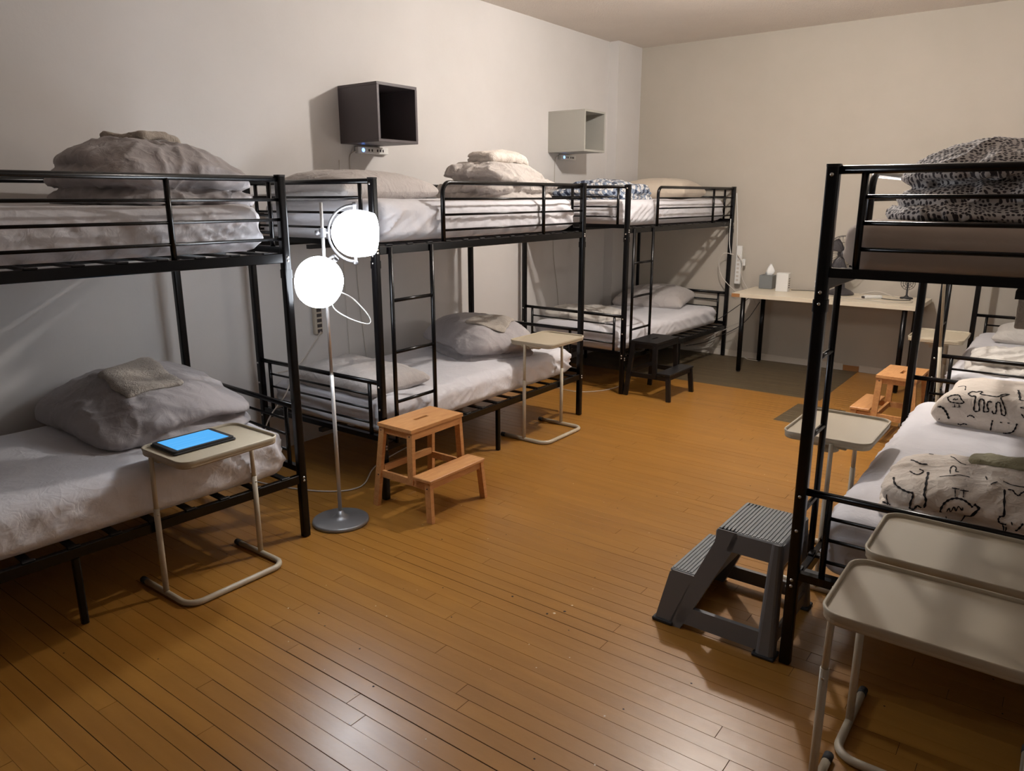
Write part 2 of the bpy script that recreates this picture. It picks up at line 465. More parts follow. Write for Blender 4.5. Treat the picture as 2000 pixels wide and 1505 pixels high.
def pile(name, label, cat, loc, rz, lay, m, seed, dome=.45, h=.3, a=.4, b=.4, amp=1.0, slope=(0, 0), vox=.0105, peak=(0, 0), rot=(0, 0), gather=1.0):
    """folded duvet built of stacked folds merged into one cloth body.
    lay: (dx, dy, half_a, half_b, z0, thickness, turn, tilt_x, tilt_y)"""
    VS, FS = [], []
    for k, (dx, dy, la, lb, z0, th, tr, tx, ty) in enumerate(lay):
        vs, fs = soft_raw(la, lb, th, min(la, lb) * .55, th * .48)
        o_ = len(VS); c_, s_ = cos(tr), sin(tr)
        for v in vs:
            u, w = v.x / la, v.y / lb
            wob = 1 + .05 * NZ(u * 2 + seed + k * 5, w * 2, v.z * 6)
            x, y = v.x * wob, v.y * wob
            bul = .85 + .15 * NZ(u * 1.6 + k * 3, w * 1.6 + seed, 0) * 1.5
            z = z0 + (v.z - 0) * bul + tx * x + ty * y + .02 * NZ(u * 1.5 + seed, w * 1.5, k * 4)
            X, Y = dx + c_ * x - s_ * y, dy + s_ * x + c_ * y
            VS.append((X, Y, z))
        FS += [tuple(i + o_ for i in f) for f in fs]
    V2 = []
    for x, y, z in VS:
        u, w = (x - peak[0]) / a, (y - peak[1]) / b
        f = 1 - dome * min(1.3, (abs(u) ** 2.2 + abs(w) ** 2.2) * .72)
        f *= 1 + slope[0] * x / a + slope[1] * y / b
        V2.append((x, y, max(z, 0) * max(f, .22)))
    me = remesh_union(name, V2, FS, vox)
    n_ = [v.normal.copy() for v in me.vertices]
    for v, n in zip(me.vertices, n_):
        x, y, z = v.co; side = math.sqrt(max(0, 1 - n.z * n.z))
        f = NZ(x * 3 + seed, y * 3, z * 4); f2 = NZ(x * 2 + 7, y * 2 + seed, z * 3)
        c1 = ridg(x * 4.5 + f * 1.3 + seed, y * 4.5 - f, z * 4)
        c2 = max(0, ridg(x * 9 + f * 2.2, y * 9 + seed + f2 * 2, z * 8 + f)) ** 2
        # gathers: thin folds running up the sides
        g_ = max(0, ridg((x * cos(seed) + y * sin(seed)) * 13 + f * 2.5 + seed, z * 3 + f2, f2 * 2)) ** 2
        c3 = ridg(x * 24 + c1, y * 24 + seed, z * 20)
        v.co += n * ((.010 * c1 + .009 * c2 + .010 * g_ * (.25 + .75 * side) * gather + .0018 * c3 - .008) * amp)
        v.co.z = max(v.co.z, 0)
    me.materials.clear(); me.materials.append(m)
    me.polygons.foreach_set('use_smooth', [True] * len(me.polygons)); me.update()
    o = bpy.data.objects.new(name, me); COL.objects.link(o); o.location = loc; o.rotation_euler = (rot[0], rot[1], rz)
    return tag(o, label, cat)

def pillow(label, loc, rz, a, b, h, m, seed, amp=1.0, tilt=(0, 0), name='pillow', cat='pillow', pw=3.0):
    def fn(p, n):
        x, y, z = p; u = x / a; v = y / b; w = z / h
        pr = max(0.0, (1 - abs(u) ** pw) * (1 - abs(v) ** pw)) ** .42
        th = .10 + .90 * pr
        q = Vector((x, y, h * .34 + (z - h * .34) * th))
        pin = 1 - .05 * (1 - abs(v)) * abs(u) ** 3 - .0
        q.x *= 1 - .05 * (1 - v * v) * abs(u); q.y *= 1 - .06 * (1 - u * u) * abs(v)
        f = NZ(x * 4 + seed, y * 4, seed)
        d = .007 * ridg(x * 7 + f + seed, y * 7, seed) + .004 * ridg(x * 17 + f * 2, y * 14, seed + z * 8) + .012 * NZ(x * 3, y * 3, seed + 4)
        q += n * d * amp * (.3 + .7 * pr)
        q.z = max(q.z, 0)
        return q
    o = soft(name, a, b, h, .03, h * .45, fn, m, .0135, loc=loc, rot=(tilt[0], tilt[1], rz))
    return tag(o, label, cat)

def lay_on(o, under, lift=.001):
    """let a folded cloth follow the surface of the thing it lies on"""
    from mathutils.bvhtree import BVHTree
    bpy.context.view_layer.update()
    mu, mo = under.matrix_world, o.matrix_world
    bv = BVHTree.FromPolygons([mu @ v.co for v in under.data.vertices], [tuple(p.vertices) for p in under.data.polygons])
    zc = bv.ray_cast(mo @ Vector((0, 0, 2)), Vector((0, 0, -1)))[0].z
    inv = mo.inverted(); zs = {}
    pts = [mo @ v.co for v in o.data.vertices]
    for v, p in zip(o.data.vertices, pts):
        z = 0
        for dx, dy in ((0, 0), (.035, 0), (-.035, 0), (0, .035), (0, -.035)):
            h = bv.ray_cast(Vector((p.x + dx, p.y + dy, p.z + 2)), Vector((0, 0, -1)))[0]
            z += (h.z if h else zc - .06) / 5
        v.co = inv @ Vector((p.x, p.y, z + lift + v.co.z))
    return o
def folded(name, label, cat, loc, rz, a, b, h, m, seed, n_layers=2, tilt=(0, 0), drape=0.0, amp=1.0):
    def fn(p, n):
        x, y, z = p; w = z / h; u = x / a; v = y / b
        q = Vector((x, y, z)); side = math.sqrt(max(0, 1 - n.z ** 2))
        g = sum(math.exp(-((w - (k + 1) / n_layers) / .07) ** 2) for k in range(n_layers - 1))
        if x < a * .8: q -= Vector((n.x, n.y, 0)) * g * side * h * .22
        q.x += .006 * NZ(y * 20, w * 3, seed) ; q.y += .006 * NZ(x * 20, w * 3, seed + 2)
        q += n * (.004 * ridg(x * 12 + seed, y * 12, z * 10) + .002 * NZ(x * 60, y * 60, z * 60)) * amp
        q.z -= drape * (u * u * .6 + v * v * .6)
        q.z += .006 * NZ(x * 8, y * 8, seed)
        return q
    o = soft(name, a, b, h, .022, h * .42, fn, m, .009, loc=loc, rot=(tilt[0], tilt[1], rz))
    return tag(o, label, cat)

# ------------------------------------------------------------------ the room
XL, YF, ZC = -3.9265, 7.2814, 3.0163
XR, YN = .52, -4.6
def slab(name, m, *b):
    return struct(MB().box(*b).build(name, m))
slab('wall_left', M_WALL, XL - .12, XL, YN - .12, YF + .12, -.05, ZC + .1)
slab('wall_far', M_FAR, XL, XR + .12, YF, YF + .12, -.05, ZC + .1)
slab('wall_right', M_WALL, XR, XR + .12, YN - .12, YF, -.05, ZC + .1)
slab('wall_near', M_WALL, XL, XR, YN - .12, YN, -.05, ZC + .1)
slab('ceiling', M_CEIL, XL, XR, YN, YF, ZC, ZC + .1)
slab('wall_pilaster', M_WALL, XL, -3.823, 6.805, YF, 0, ZC)
bb = MB()
struct(MB().cbox(-3.823, -1.612, YF - .014, YF, 0, .062).build('baseboard_far', M_TRIM))
struct(MB().cbox(-1.473, XR, YF - .014, YF, 0, .062).build('baseboard_far.001', M_TRIM))
struct(MB().box(-1.612, -1.473, YF - .004, YF, 0, .05).build('trim_1', M_CHIP))
floor = struct(MB().box(XL, XR, YN, YF, -.06, -.0012).build('floor', M_GAP))
# floor boards: strips laid across the room, butted at random, worn unpainted patch by the desk
def patch(x0, x1, y):
    xm = (x0 + x1) / 2
    if y > 6.02 and xm < -1.45: return True
    if 5.28 < y < 5.80 and -1.62 < xm < -1.22: return True
    return False
PW = .0618
y = YN; rows = []
while y < YF - .01:
    x = XL + random.uniform(-.9, 0); cuts = [XL]
    if y > 6.02: must = [-1.48]
    elif 5.28 < y < 5.80: must = [-1.60 + (y - 5.5) * .03, -1.24]
    else: must = []
    while x < XR:
        x += random.uniform(.8, 2.8)
        if XL + .15 < x < XR - .15 and all(abs(x - q) > .15 for q in must): cuts.append(x)
    cuts = sorted(cuts + must + [XR])
    rows.append((y, cuts)); y += PW
pieces = []
for y, cuts in rows:
    for x0, x1 in zip(cuts, cuts[1:]):
        pieces.append((x0, x1, y, min(y + PW, YF)))
def vis(pc):
    x0, x1, y0, y1 = pc
    best = 0
    for x in (x0, (x0 + x1) / 2, x1):
        d = Vector((x, y0, 0)) - Vector((0, 0, 1.5675)); z = d.dot(fw)
        if z < .3: continue
        u = 1000 + 1459 * d.dot(rt2) / z; v = 752 - 1459 * d.dot(up2) / z
        if -60 < u < 2060 and v < 1560: best = max(best, (x1 - x0) / z / z)
    return best
pieces.sort(key=vis, reverse=True)
def board(mb, pc, rnd):
    x0, x1, y0, y1 = pc
    g = rnd.choice((.0001, .0002, .0002, .0005, .0013)); t = rnd.uniform(-.0007, 0)
    mb.cbox(x0 + .0006, x1 - .0006, y0 + g, y1 - g, -.010, t, .0006)
rnd = random.Random(3)
sA, sB = MB(), MB()
for i, pc in enumerate(pieces):
    grey = patch(pc[0], pc[1], pc[2])
    if i < 296 and vis(pc) > 0:
        mb = MB(); board(mb, pc, rnd)
        mb.build('floor_board', M_PLANKB if grey else M_PLANK, floor)
    else:
        board(sB if grey else sA, pc, rnd)
o = sA.build('floor_boards', M_PLANK, floor); o['kind'] = 'stuff'
o = sB.build('worn_floor_boards', M_PLANKB, floor); o['kind'] = 'stuff'
o['label'] = 'unpainted worn grey boards'

# nail heads, paint specks and chips on the boards
def specks(name, label, m, pts, z=.0004):
    mb = MB()
    for x, y_, r_ in pts:
        n = 7; o_ = random.uniform(0, 1)
        mb.add([(x + r_ * cos(2 * pi * k / n + o_) * random.uniform(.7, 1.2), y_ + r_ * sin(2 * pi * k / n + o_) * random.uniform(.7, 1.2), z) for k in range(n)] +
               [(x, y_, z + .0006)], [(k, (k + 1) % n, n) for k in range(n)])
    o = mb.build(name, m, floor); o['kind'] = 'stuff'; o['label'] = label
random.seed(21)
M_SPK = mat('speck_dark', srgb(40, 26, 20), .7); M_SPW = mat('speck_white', srgb(216, 200, 176), .6)
specks('dark_specks', 'small dark nail heads and chips', M_SPK, [(-1.636, 2.178, .006), (-1.45, 2.155, .006), (-1.405, 2.21, .006)] +
       [(random.uniform(-3.6, .3), random.uniform(.9, 5.6), random.uniform(.002, .0045)) for k in range(90)])
specks('white_specks', 'small pale paint specks', M_SPW, [(-1.43, 2.175, .006), (-1.405, 2.265, .005), (-.89, 3.09, .008), (-.88, 3.07, .006)] +
       [(random.uniform(-2.6, -.3), random.uniform(1.2, 4.6), random.uniform(.0015, .0035)) for k in range(60)])

# ------------------------------------------------------------------ bunk beds
H, L, W = 1.66, 1.9756, 1.0135
PR = .019
def bunk(label, loc, rz, s, lad=(.085, .39), guard0=.51, guardv=None):
    """s=-1: back of the bed towards -x, s=+1 towards +x. Origin at the front near post."""
    root = thing('bunk_bed', label, 'bunk bed', loc, rz, None)
    gv = L - .49 if guardv is None else guardv
    for x, y in ((0, 0), (0, L), (s * W, 0), (s * W, L)):
        p = MB().prism(rrect(x - PR, x + PR, y - PR, y + PR, .010, 3), 0.004, H - .006).build('post', M_BLACK, root)
        MB().prism(rrect(x - PR - .001, x + PR + .001, y - PR - .001, y + PR + .001, .010, 3), H - .008, H).build('post_cap', M_BLACK2, p)
        c = MB()
        ye = -1 if y == 0 else 1
        for z in (.300, .322, 1.250, 1.285, H - .03, .50, .62):
            c.lathe([(0, .004), (.0045, .0035), (.006, 0)], (x, y + ye * PR, z), (0, ye, 0), 8)
        if x == 0:
            for z in (.285, .300, 1.30, 1.315): c.lathe([(0, .004), (.0045, .0035), (.006, 0)], (x - s * PR, y, z), (-s, 0, 0), 8)
        c.build('bolt', M_STEEL, p)
        MB().prism(rrect(x - PR - .0025, x + PR + .0025, y - PR - .0025, y + PR + .0025, .011, 3), 1.225, 1.262).build('post_sleeve', M_BLACK, p)
    xi = .088
    for y in (0, L):
        for (zt, zb, zs) in ((1.643, 1.345, (1.567, 1.492, 1.417)), (.636, .337, (.563, .488, .411))):
            f = MB()
            f.tube([(s * PR, y, zt), (s * (W - PR), y, zt)], .0125, 10)
            f.beam((s * PR, y, zb), (s * (W - PR), y, zb), .025, .028)
            for xx in (xi, W - xi): f.tube([(s * xx, y, zb), (s * xx, y, zt)], .0105, 8)
            e = f.build('end_frame', M_BLACK, root)
            for z in zs:
                MB().tube([(s * (xi + .008), y, z), (s * (W - xi - .008), y, z)], .0065, 8).build('end_bar', M_BLACK, e)
    for x in (0, s * W):
        for z in (1.312, .293):
            MB().cbox(x - .013, x + .013, PR, L - PR, z - .021, z + .021, .003).build('side_rail', M_BLACK, root)
    for z in (1.330, .312):
        for k in range(13):
            y = .09 + k * (L - .18) / 12
            m_ = MB(); m_.beam((s * .013, y, z), (s * (W - .013), y, z), .028, .010)
            m_.cbox(-s * .004 - .009, -s * .004 + .009, y - .022, y + .022, z + .003, z + .009, .002)
            m_.build('slat', M_BLACK2, root)
        MB().beam((s * W / 2, .0, z - .018), (s * W / 2, L, z - .018), .03, .022).build('centre_rail', M_BLACK2, root)
    for x in (0.0, s * W):
        MB().prism(rrect(x - .013, x + .013, L / 2 - .013, L / 2 + .013, .006, 2), 0.003, .272).build('middle_leg', M_BLACK, root)
    # guard rails
    ra = .055
    arc = [(0, guard0 + ra - ra * cos(t), 1.643 - ra + ra * sin(t)) for t in [pi / 2 * k / 6 for k in range(7)]]
    g = MB().tube([(0, guard0, 1.325)] + arc + [(0, L - PR, 1.643)], .0125, 10)
    g.tube([(0, gv, 1.325), (0, gv, 1.643)], .0115, 8)
    g = g.build('guard_rail', M_BLACK, root)
    for z in (1.557, 1.474, 1.392): MB().tube([(0, guard0 + .01, z), (0, L - PR, z)], .0065, 8).build('guard_bar', M_BLACK, g)
    g = MB().tube([(s * W, PR, 1.643), (s * W, L - PR, 1.643)], .0125, 10)
    for yy in (.49, L - .49): g.tube([(s * W, yy, 1.325), (s * W, yy, 1.643)], .0115, 8)
    g = g.build('guard_rail', M_BLACK, root)
    for z in (1.557, 1.474, 1.392): MB().tube([(s * W, PR, z), (s * W, L - PR, z)], .0065, 8).build('guard_bar', M_BLACK, g)
    # ladder
    ld = MB()
    for y in lad: ld.tube([(-s * .018, y, .30), (-s * .018, y, 1.325)], .0115, 10)
    ld = ld.build('ladder', M_BLACK, root)
    for z in (1.056, .788, .522): MB().tube([(-s * .018, lad[0], z), (-s * .018, lad[1], z)], .0095, 8).build('rung', M_BLACK, ld)
    return root
def loc_of(base, rz, dx, dy):
    return (base[0] + cos(rz) * dx - sin(rz) * dy, base[1] + sin(rz) * dx + cos(rz) * dy)

B1r = -.0562
b1far = (-2.7634, 2.0371)
B1 = loc_of(b1far, B1r, 0, -L)
B2, B2r = (-2.7789, 2.5781), .012
B3, B3r = (-2.8437, 5.2765), -.041
B4, B4r = (-.614, 2.3936), .006
B5, B5r = (-.612, 5.08), .0
bunk('black metal bunk bed nearest on the left, with grey duvets, ladder out of view', (*B1, 0), B1r, -1, guard0=.5)
bunk('black metal bunk bed in the middle of the left wall, behind the glowing floor lamp', (*B2, 0), B2r, -1)
bunk('black metal bunk bed in the far left corner, with the plaid blanket on top', (*B3, 0), B3r, -1, guard0=.475, guardv=L - .44)
bunk('black metal bunk bed nearest on the right, with the spotted duvet on top', (*B4, 0), B4r, 1, lad=(.055, .275), guard0=.53)
bunk('black metal bunk bed far on the right, behind the nearest right-hand bunk', (*B5, 0), B5r, 1)

# mattresses
def mat_on(B, r, s, z, h, label, m, seed, a=.445, b=.93, off=.0, amp=1.0):
    x, y = loc_of(B, r, s * (W / 2 + off), L / 2)
    return mattress(label, (x, y, z), r, a, b, h, m, seed, amp)
ZU, ZL = 1.342, .324
mat_on(B1, B1r, -1, ZU, .195, 'upper mattress in a white sheet on the nearest left bunk', M_SHEET, 1.3, a=.46)
mat_on(B1, B1r, -1, ZL, .21, 'lower mattress in a white sheet on the nearest left bunk', M_SHEET, 2.7, a=.475, off=-.02)
mat_on(B2, B2r, -1, ZU, .205, 'upper mattress in a white sheet beside the glowing lamp', M_SHEET, 4.1, a=.47, amp=1.2)
mat_on(B2, B2r, -1, ZL, .185, 'lower mattress in a white sheet behind the light wooden step stool', M_SHEET, 5.9, a=.475, amp=1.2)
mat_on(B3, B3r, -1, ZU, .20, 'upper mattress in a white sheet on the far left corner bunk', M_SHEET, 7.7)
mat_on(B3, B3r, -1, ZL, .185, 'lower mattress in a white sheet behind the black step stool', M_SHEET, 8.9)
mat_on(B4, B4r, 1, 1.346, .150, 'upper mattress in a plain beige sheet under the spotted duvet', M_SHEET2, 10.3, amp=.35, a=.478, b=.945)
mat_on(B4, B4r, 1, ZL, .215, 'lower mattress in a white sheet under the doodle-print bedding', M_SHEET, 11.9, off=-.0)
mat_on(B5, B5r, 1, ZU, .18, 'upper mattress in a white sheet on the far right bunk', M_SHEET, 13.1)
mat_on(B5, B5r, 1, ZL, .20, 'lower mattress in a white sheet on the far right bunk', M_SHEET, 14.7)

# ------------------------------------------------------------------ bedding
pile('duvet', 'big folded grey duvet on top of the nearest left bunk', 'duvet', (-3.24, 1.73, 1.530), .04, [
    (.0, .01, .31, .345, .00, .12, .0, 0, 0), (-.01, .0, .32, .35, .085, .13, .06, .0, .0), (.0, .02, .30, .325, .155, .13, -.05, -.04, -.02)],
    M_DUV, 3.1, dome=.48, a=.37, b=.41, peak=(-.02, -.05), amp=1.25)
D1 = [q for q in bpy.data.objects if q.get('label', '').startswith('big folded grey duvet')][0]
lay_on(folded('towel', 'beige towel lying on top of the upper grey duvet, nearest left bunk', 'towel', (-3.34, 1.76, 1.80), .3, .12, .11, .035, M_TOWEL, 2.2, 2, amp=1.5), D1)
D2 = pile('duvet', 'folded grey duvet on the lower mattress of the nearest left bunk', 'duvet', (-3.42, 1.68, .527), -.04, [
    (.03, .04, .41, .30, .00, .11, .0, 0, 0), (.01, .03, .41, .31, .085, .20, .03, 0, 0), (-.02, -.20, .40, .15, .00, .27, .02, 0, 0), (-.26, -.02, .18, .32, .0, .26, .02, 0, 0)],
    M_DUV, 8.4, dome=.56, a=.48, b=.38, peak=(-.05, .02), gather=.7, amp=.7)
lay_on(folded('towel', 'folded beige towel on the lower duvet of the nearest left bunk', 'towel', (-3.33, 1.62, .80), -.10, .17, .125, .020, M_TOWEL, 5.5, 2), D2)
pillow('wide plump grey pillow on the upper middle bunk, behind the lamp', (-3.36, 2.99, 1.535), .08, .30, .40, .175, M_PILG, 3.7)
D3 = pile('duvet', 'light grey rumpled duvet on the upper middle bunk, under a white towel', 'duvet', (-3.22, 4.12, 1.535), .0, [
    (.0, .0, .30, .34, .00, .10, .03, 0, 0), (-.01, -.03, .31, .31, .07, .11, -.08, 0, 0), (.03, .04, .28, .31, .13, .09, .06, 0, -.05), (-.02, -.03, .27, .29, .18, .10, .0, -.05, -.05)],
    M_DUVL, 12.2, dome=.46, a=.33, b=.39, amp=1.35, gather=1.5)
lay_on(folded('towel', 'white folded towel topping the duvet on the upper middle bunk', 'towel', (-3.20, 4.11, 1.790), -.15, .12, .175, .055, M_TOWELW, 4.5, 2, amp=2.0), D3)
pillow('flat grey pillow on the lower middle bunk, behind the floor lamp', (-3.27, 2.86, .500), .0, .36, .24, .13, M_PILG, 6.1, 1.5)
D4 = pile('duvet', 'smooth grey folded duvet on the lower middle bunk', 'duvet', (-3.33, 4.03, .498), -.42, [
    (.0, .0, .40, .29, .00, .09, .0, 0, 0), (.0, .01, .42, .30, .06, .24, .0, 0, 0)],
    M_DUV, 15.5, dome=.55, a=.45, b=.33, amp=.6, gather=.5)
lay_on(folded('towel', 'small mauve-grey towel folded on the duvet of the lower middle bunk', 'towel', (-3.17, 3.97, .775), .30, .14, .12, .016, M_TOWEL, 9.5, 2), D4)
pile('blanket', 'blue and white plaid blanket folded on the far left upper bunk', 'blanket', (-3.36, 5.74, 1.530), .0, [
    (.0, .0, .38, .31, .00, .08, .03, 0, 0), (.0, .0, .37, .32, .055, .08, -.03, 0, 0), (.05, .05, .30, .25, .10, .08, -.03, 0, 0)], M_PLAID, 21.5, dome=.34, a=.40, b=.34, amp=1.1)
pillow('cream pillow on the upper bunk in the far left corner', (-3.28, 6.74, 1.530), .1, .34, .33, .205, M_CREAM, 7.4, .6)
pillow('grey pillow on the lower bunk in the far left corner', (-3.38, 6.90, .500), .15, .35, .27, .19, M_PILG, 9.4, tilt=(.10, 0))
pile('blanket', 'flat folded white blanket on the lower bunk behind the black stool', 'blanket', (-3.50, 5.74, .498), .0, [
    (.0, .0, .33, .25, .00, .07, .03, 0, 0), (.0, .0, .32, .26, .05, .07, -.03, 0, 0)], M_PILW, 23.5, dome=.34, a=.36, b=.28)
pile('duvet', 'light grey duvet with dark spots on the nearest right upper bunk', 'duvet', (.0, 2.88, 1.487), .0, [
    (-.03, .0, .48, .37, .00, .10, .02, 0, 0), (-.02, .0, .48, .36, .07, .115, -.03, 0, 0), (-.01, .01, .47, .36, .145, .13, .03, .0, 0)],
    M_LEOP, 25.5, dome=.36, a=.54, b=.42, peak=(.10, 0), amp=1.25)
D7 = pile('duvet', 'folded white duvet with black animal doodles on the nearest right lower bunk', 'duvet', (-.02, 2.73, .528), .0, [
    (.0, .0, .40, .23, .00, .12, .02, 0, 0), (.0, .0, .39, .22, .09, .12, -.03, 0, .05)], M_DOOD, 27.1, dome=.36, a=.44, b=.28, amp=.8)
P7 = pillow('white pillow with black animal doodles on the nearest right lower bunk', (-.03, 4.05, .528), -.06, .41, .25, .18, M_DOOD, 12.4, .6, pw=7.0)
lay_on(folded('cloth', 'sage green cloth lying over the doodle duvet', 'cloth', (.03, 2.795, .70), -.03, .22, .060, .013, M_GREEN, 6.6, 2, amp=1.3), D7)
pillow('white pillow at the far end of the far right lower bunk', (-.05, 6.62, .512), .0, .38, .26, .15, M_PILW, 15.4, .8)
pile('blanket', 'white folded blanket at the near end of the far right lower bunk', 'blanket', (-.06, 5.45, .512), .0, [
    (.0, .0, .41, .26, .00, .09, .03, 0, 0), (.0, .0, .40, .25, .07, .09, -.03, 0, 0)], M_PILW, 31.5, dome=.36, a=.45, b=.30)
# hanging towel on the far right bunk
def hang(p, n):
    x, y, z = p
    return Vector((x, y + .010 * sin(x * 40) * (1 - z / .37), z)) + n * .002 * NZ(x * 30, y * 30, z * 30)
o = soft('towel', .13, .012, .37, .008, .008, hang, M_TOWELG, .012, loc=(-.075, 4.325, .945))
tag(o, 'grey-brown towel hanging below the top bunk, nearest right bunk bed', 'towel')

# ------------------------------------------------------------------ floor lamps
def lamp_head(root, pole, c, d, ax, Rg, mg, mb_, zc):
    """c: globe centre, d: mouth direction, ax: pivot axis"""
    d = Vector(d).normalized(); ax = Vector(ax); ax = (ax - d * ax.dot(d)).normalized(); c = Vector(c)
    prof = [(Rg * sin(t), -Rg * cos(t)) for t in [pi / 2 * k / 14 for k in range(15)]]
    prof += [(Rg * (1 - .12 * (k / 6) ** 2), Rg * .80 * k / 6) for k in range(1, 7)]
    prof += [(r_ - .003, h_ + (.003 if h_ < 0 else 0)) for r_, h_ in prof[::-1]]
    sh = MB().lathe(prof, c, d, 36).build('lamp_shade', mg, root)
    MB().lathe([(.038 * sin(t), -.038 * cos(t)) for t in [pi * k / 10 for k in range(11)]], c + d * .005, d, 20).build('bulb', mb_, sh)
    # yoke
    Ry = Rg * 1.20
    pts = [c + ax * Ry * cos(t) - d * Ry * sin(t) for t in [pi * k / 20 for k in range(21)]]
    y = MB()
    y.tube(pts, .006, 8)
    y = y.build('yoke', M_YOKE, root)
    for sg in (1, -1):
        k = MB().lathe([(0, 0), (.007, 0), (.007, .022), (.010, .024), (.010, .038), (0, .040)], c + ax * sg * (Rg - .006), ax * sg, 14)
        k.build('pivot_knob', M_YOKE, y)
    b = c - d * Ry; P = Vector((pole[0], pole[1], b.z))
    cl = MB().tube([b, P], .006, 8)
    out = (P - b).normalized()
    cl.lathe([(0, 0), (.009, 0), (.009, .03), (0, .03)], P - out * .012, out, 14)
    cl.lathe([(0, .03), (.011, .03), (.011, .045), (0, .045)], P - out * .012, out, 14)
    cl.lathe([(.015, -.02), (.015, .02)], P, (0, 0, 1), 14)
    cl.build('clamp', M_YOKE, root)
def floor_lamp(label, px, py, heads, mg, mb_, lean=0.0, top=1.545, mp=None):
    mp = mp or M_POLE
    root = thing('floor_lamp', label, 'floor lamp', (px, py, 0))
    MB().lathe([(0, 0), (.136, 0), (.139, .006), (.137, .016), (.130, .019), (.05, .022), (.040, .026), (.024, .038), (.014, .06), (0, .06)], n=56).build('base', M_LBASE, root)
    MB().tube([(0, 0, .045), (lean * .5, 0, .75)], .0095, 14).build('pole', mp, root)
    MB().tube([(lean * .5, 0, .74), (lean, 0, top)], .0075, 14).build('pole', mp, root)
    for c, d, ax in heads: lamp_head(root, (lean * c[2] / 1.5, 0), c, d, ax, .105, mg, mb_, 0)
    return root
g1, b1_ = emis('globe_glow', COOL, LAMP1_GLOBE), emis('bulb_glow', COOL, LAMP1_BULB)
g2, b2_ = emis('globe_glow_far', WARM2, LAMP2_GLOBE), emis('bulb_glow_far', WARM2, LAMP2_BULB)
vr = Vector((cos(yaw), sin(yaw), 0)); vf = Vector((-sin(yaw), cos(yaw), 0))
lp = floor_lamp('silver floor lamp with two glowing white globes beside the nearest left bunk', -2.753, 2.243, [
    (vr * .145 + Vector((0, 0, 1.408)), vr * 1 - vf * .12 + Vector((0, 0, -.03)), (0.02, 0, 1)),
    (-vf * .135 + vr * .004 + Vector((0, 0, 1.212)), -vf * .95 + Vector((0, 0, -.40)) + vr * .12, vr * .62 + Vector((0, 0, .8)))], g1, b1_, lean=-.004)
crd = [vr * .03 + Vector((0, 0, 1.14)) - vf * .03, vr * .028 + Vector((0, 0, 1.07)) , vr * .10 + Vector((0, 0, 1.02)), vr * .185 + Vector((0, 0, .995)),
       vr * .19 + Vector((0, 0, 1.03)), vr * .13 + Vector((0, 0, 1.11)) - vf * .02, vr * .09 + Vector((0, 0, 1.155)) - vf * .10]
MB().tube(smooth_path(crd, 8), .0028, 6).build('cord', M_WHITEP, lp)
floor_lamp('second floor lamp standing between the two right-hand bunks', -.500, 4.72, [
    (Vector((-.22, .05, 1.36)), (-1, .3, .1), (0, 0, 1)), (Vector((.03, .10, 1.40)), (.1, .3, .95), (1, 0, 0))], g2, b2_, lean=-.10, mp=M_TUBE)

# ceiling lamp (above the frame)
root = thing('ceiling_lamp', 'glowing white globe ceiling lamp above the aisle', 'ceiling lamp', (-1.72, 4.60, ZC))
MB().lathe([(0, 0), (.06, 0), (.06, -.02), (.02, -.03), (.012, -.04), (.012, -.13), (.03, -.14), (.03, -.16)], n=24).build('canopy', M_WHITEP, root)
MB().lathe([(.052 * sin(t), -.205 - .052 * cos(t)) for t in [pi * k / 16 for k in range(17)]], n=28).build('globe', emis('ceiling_glow', WARM, CEIL_LAMP), root)

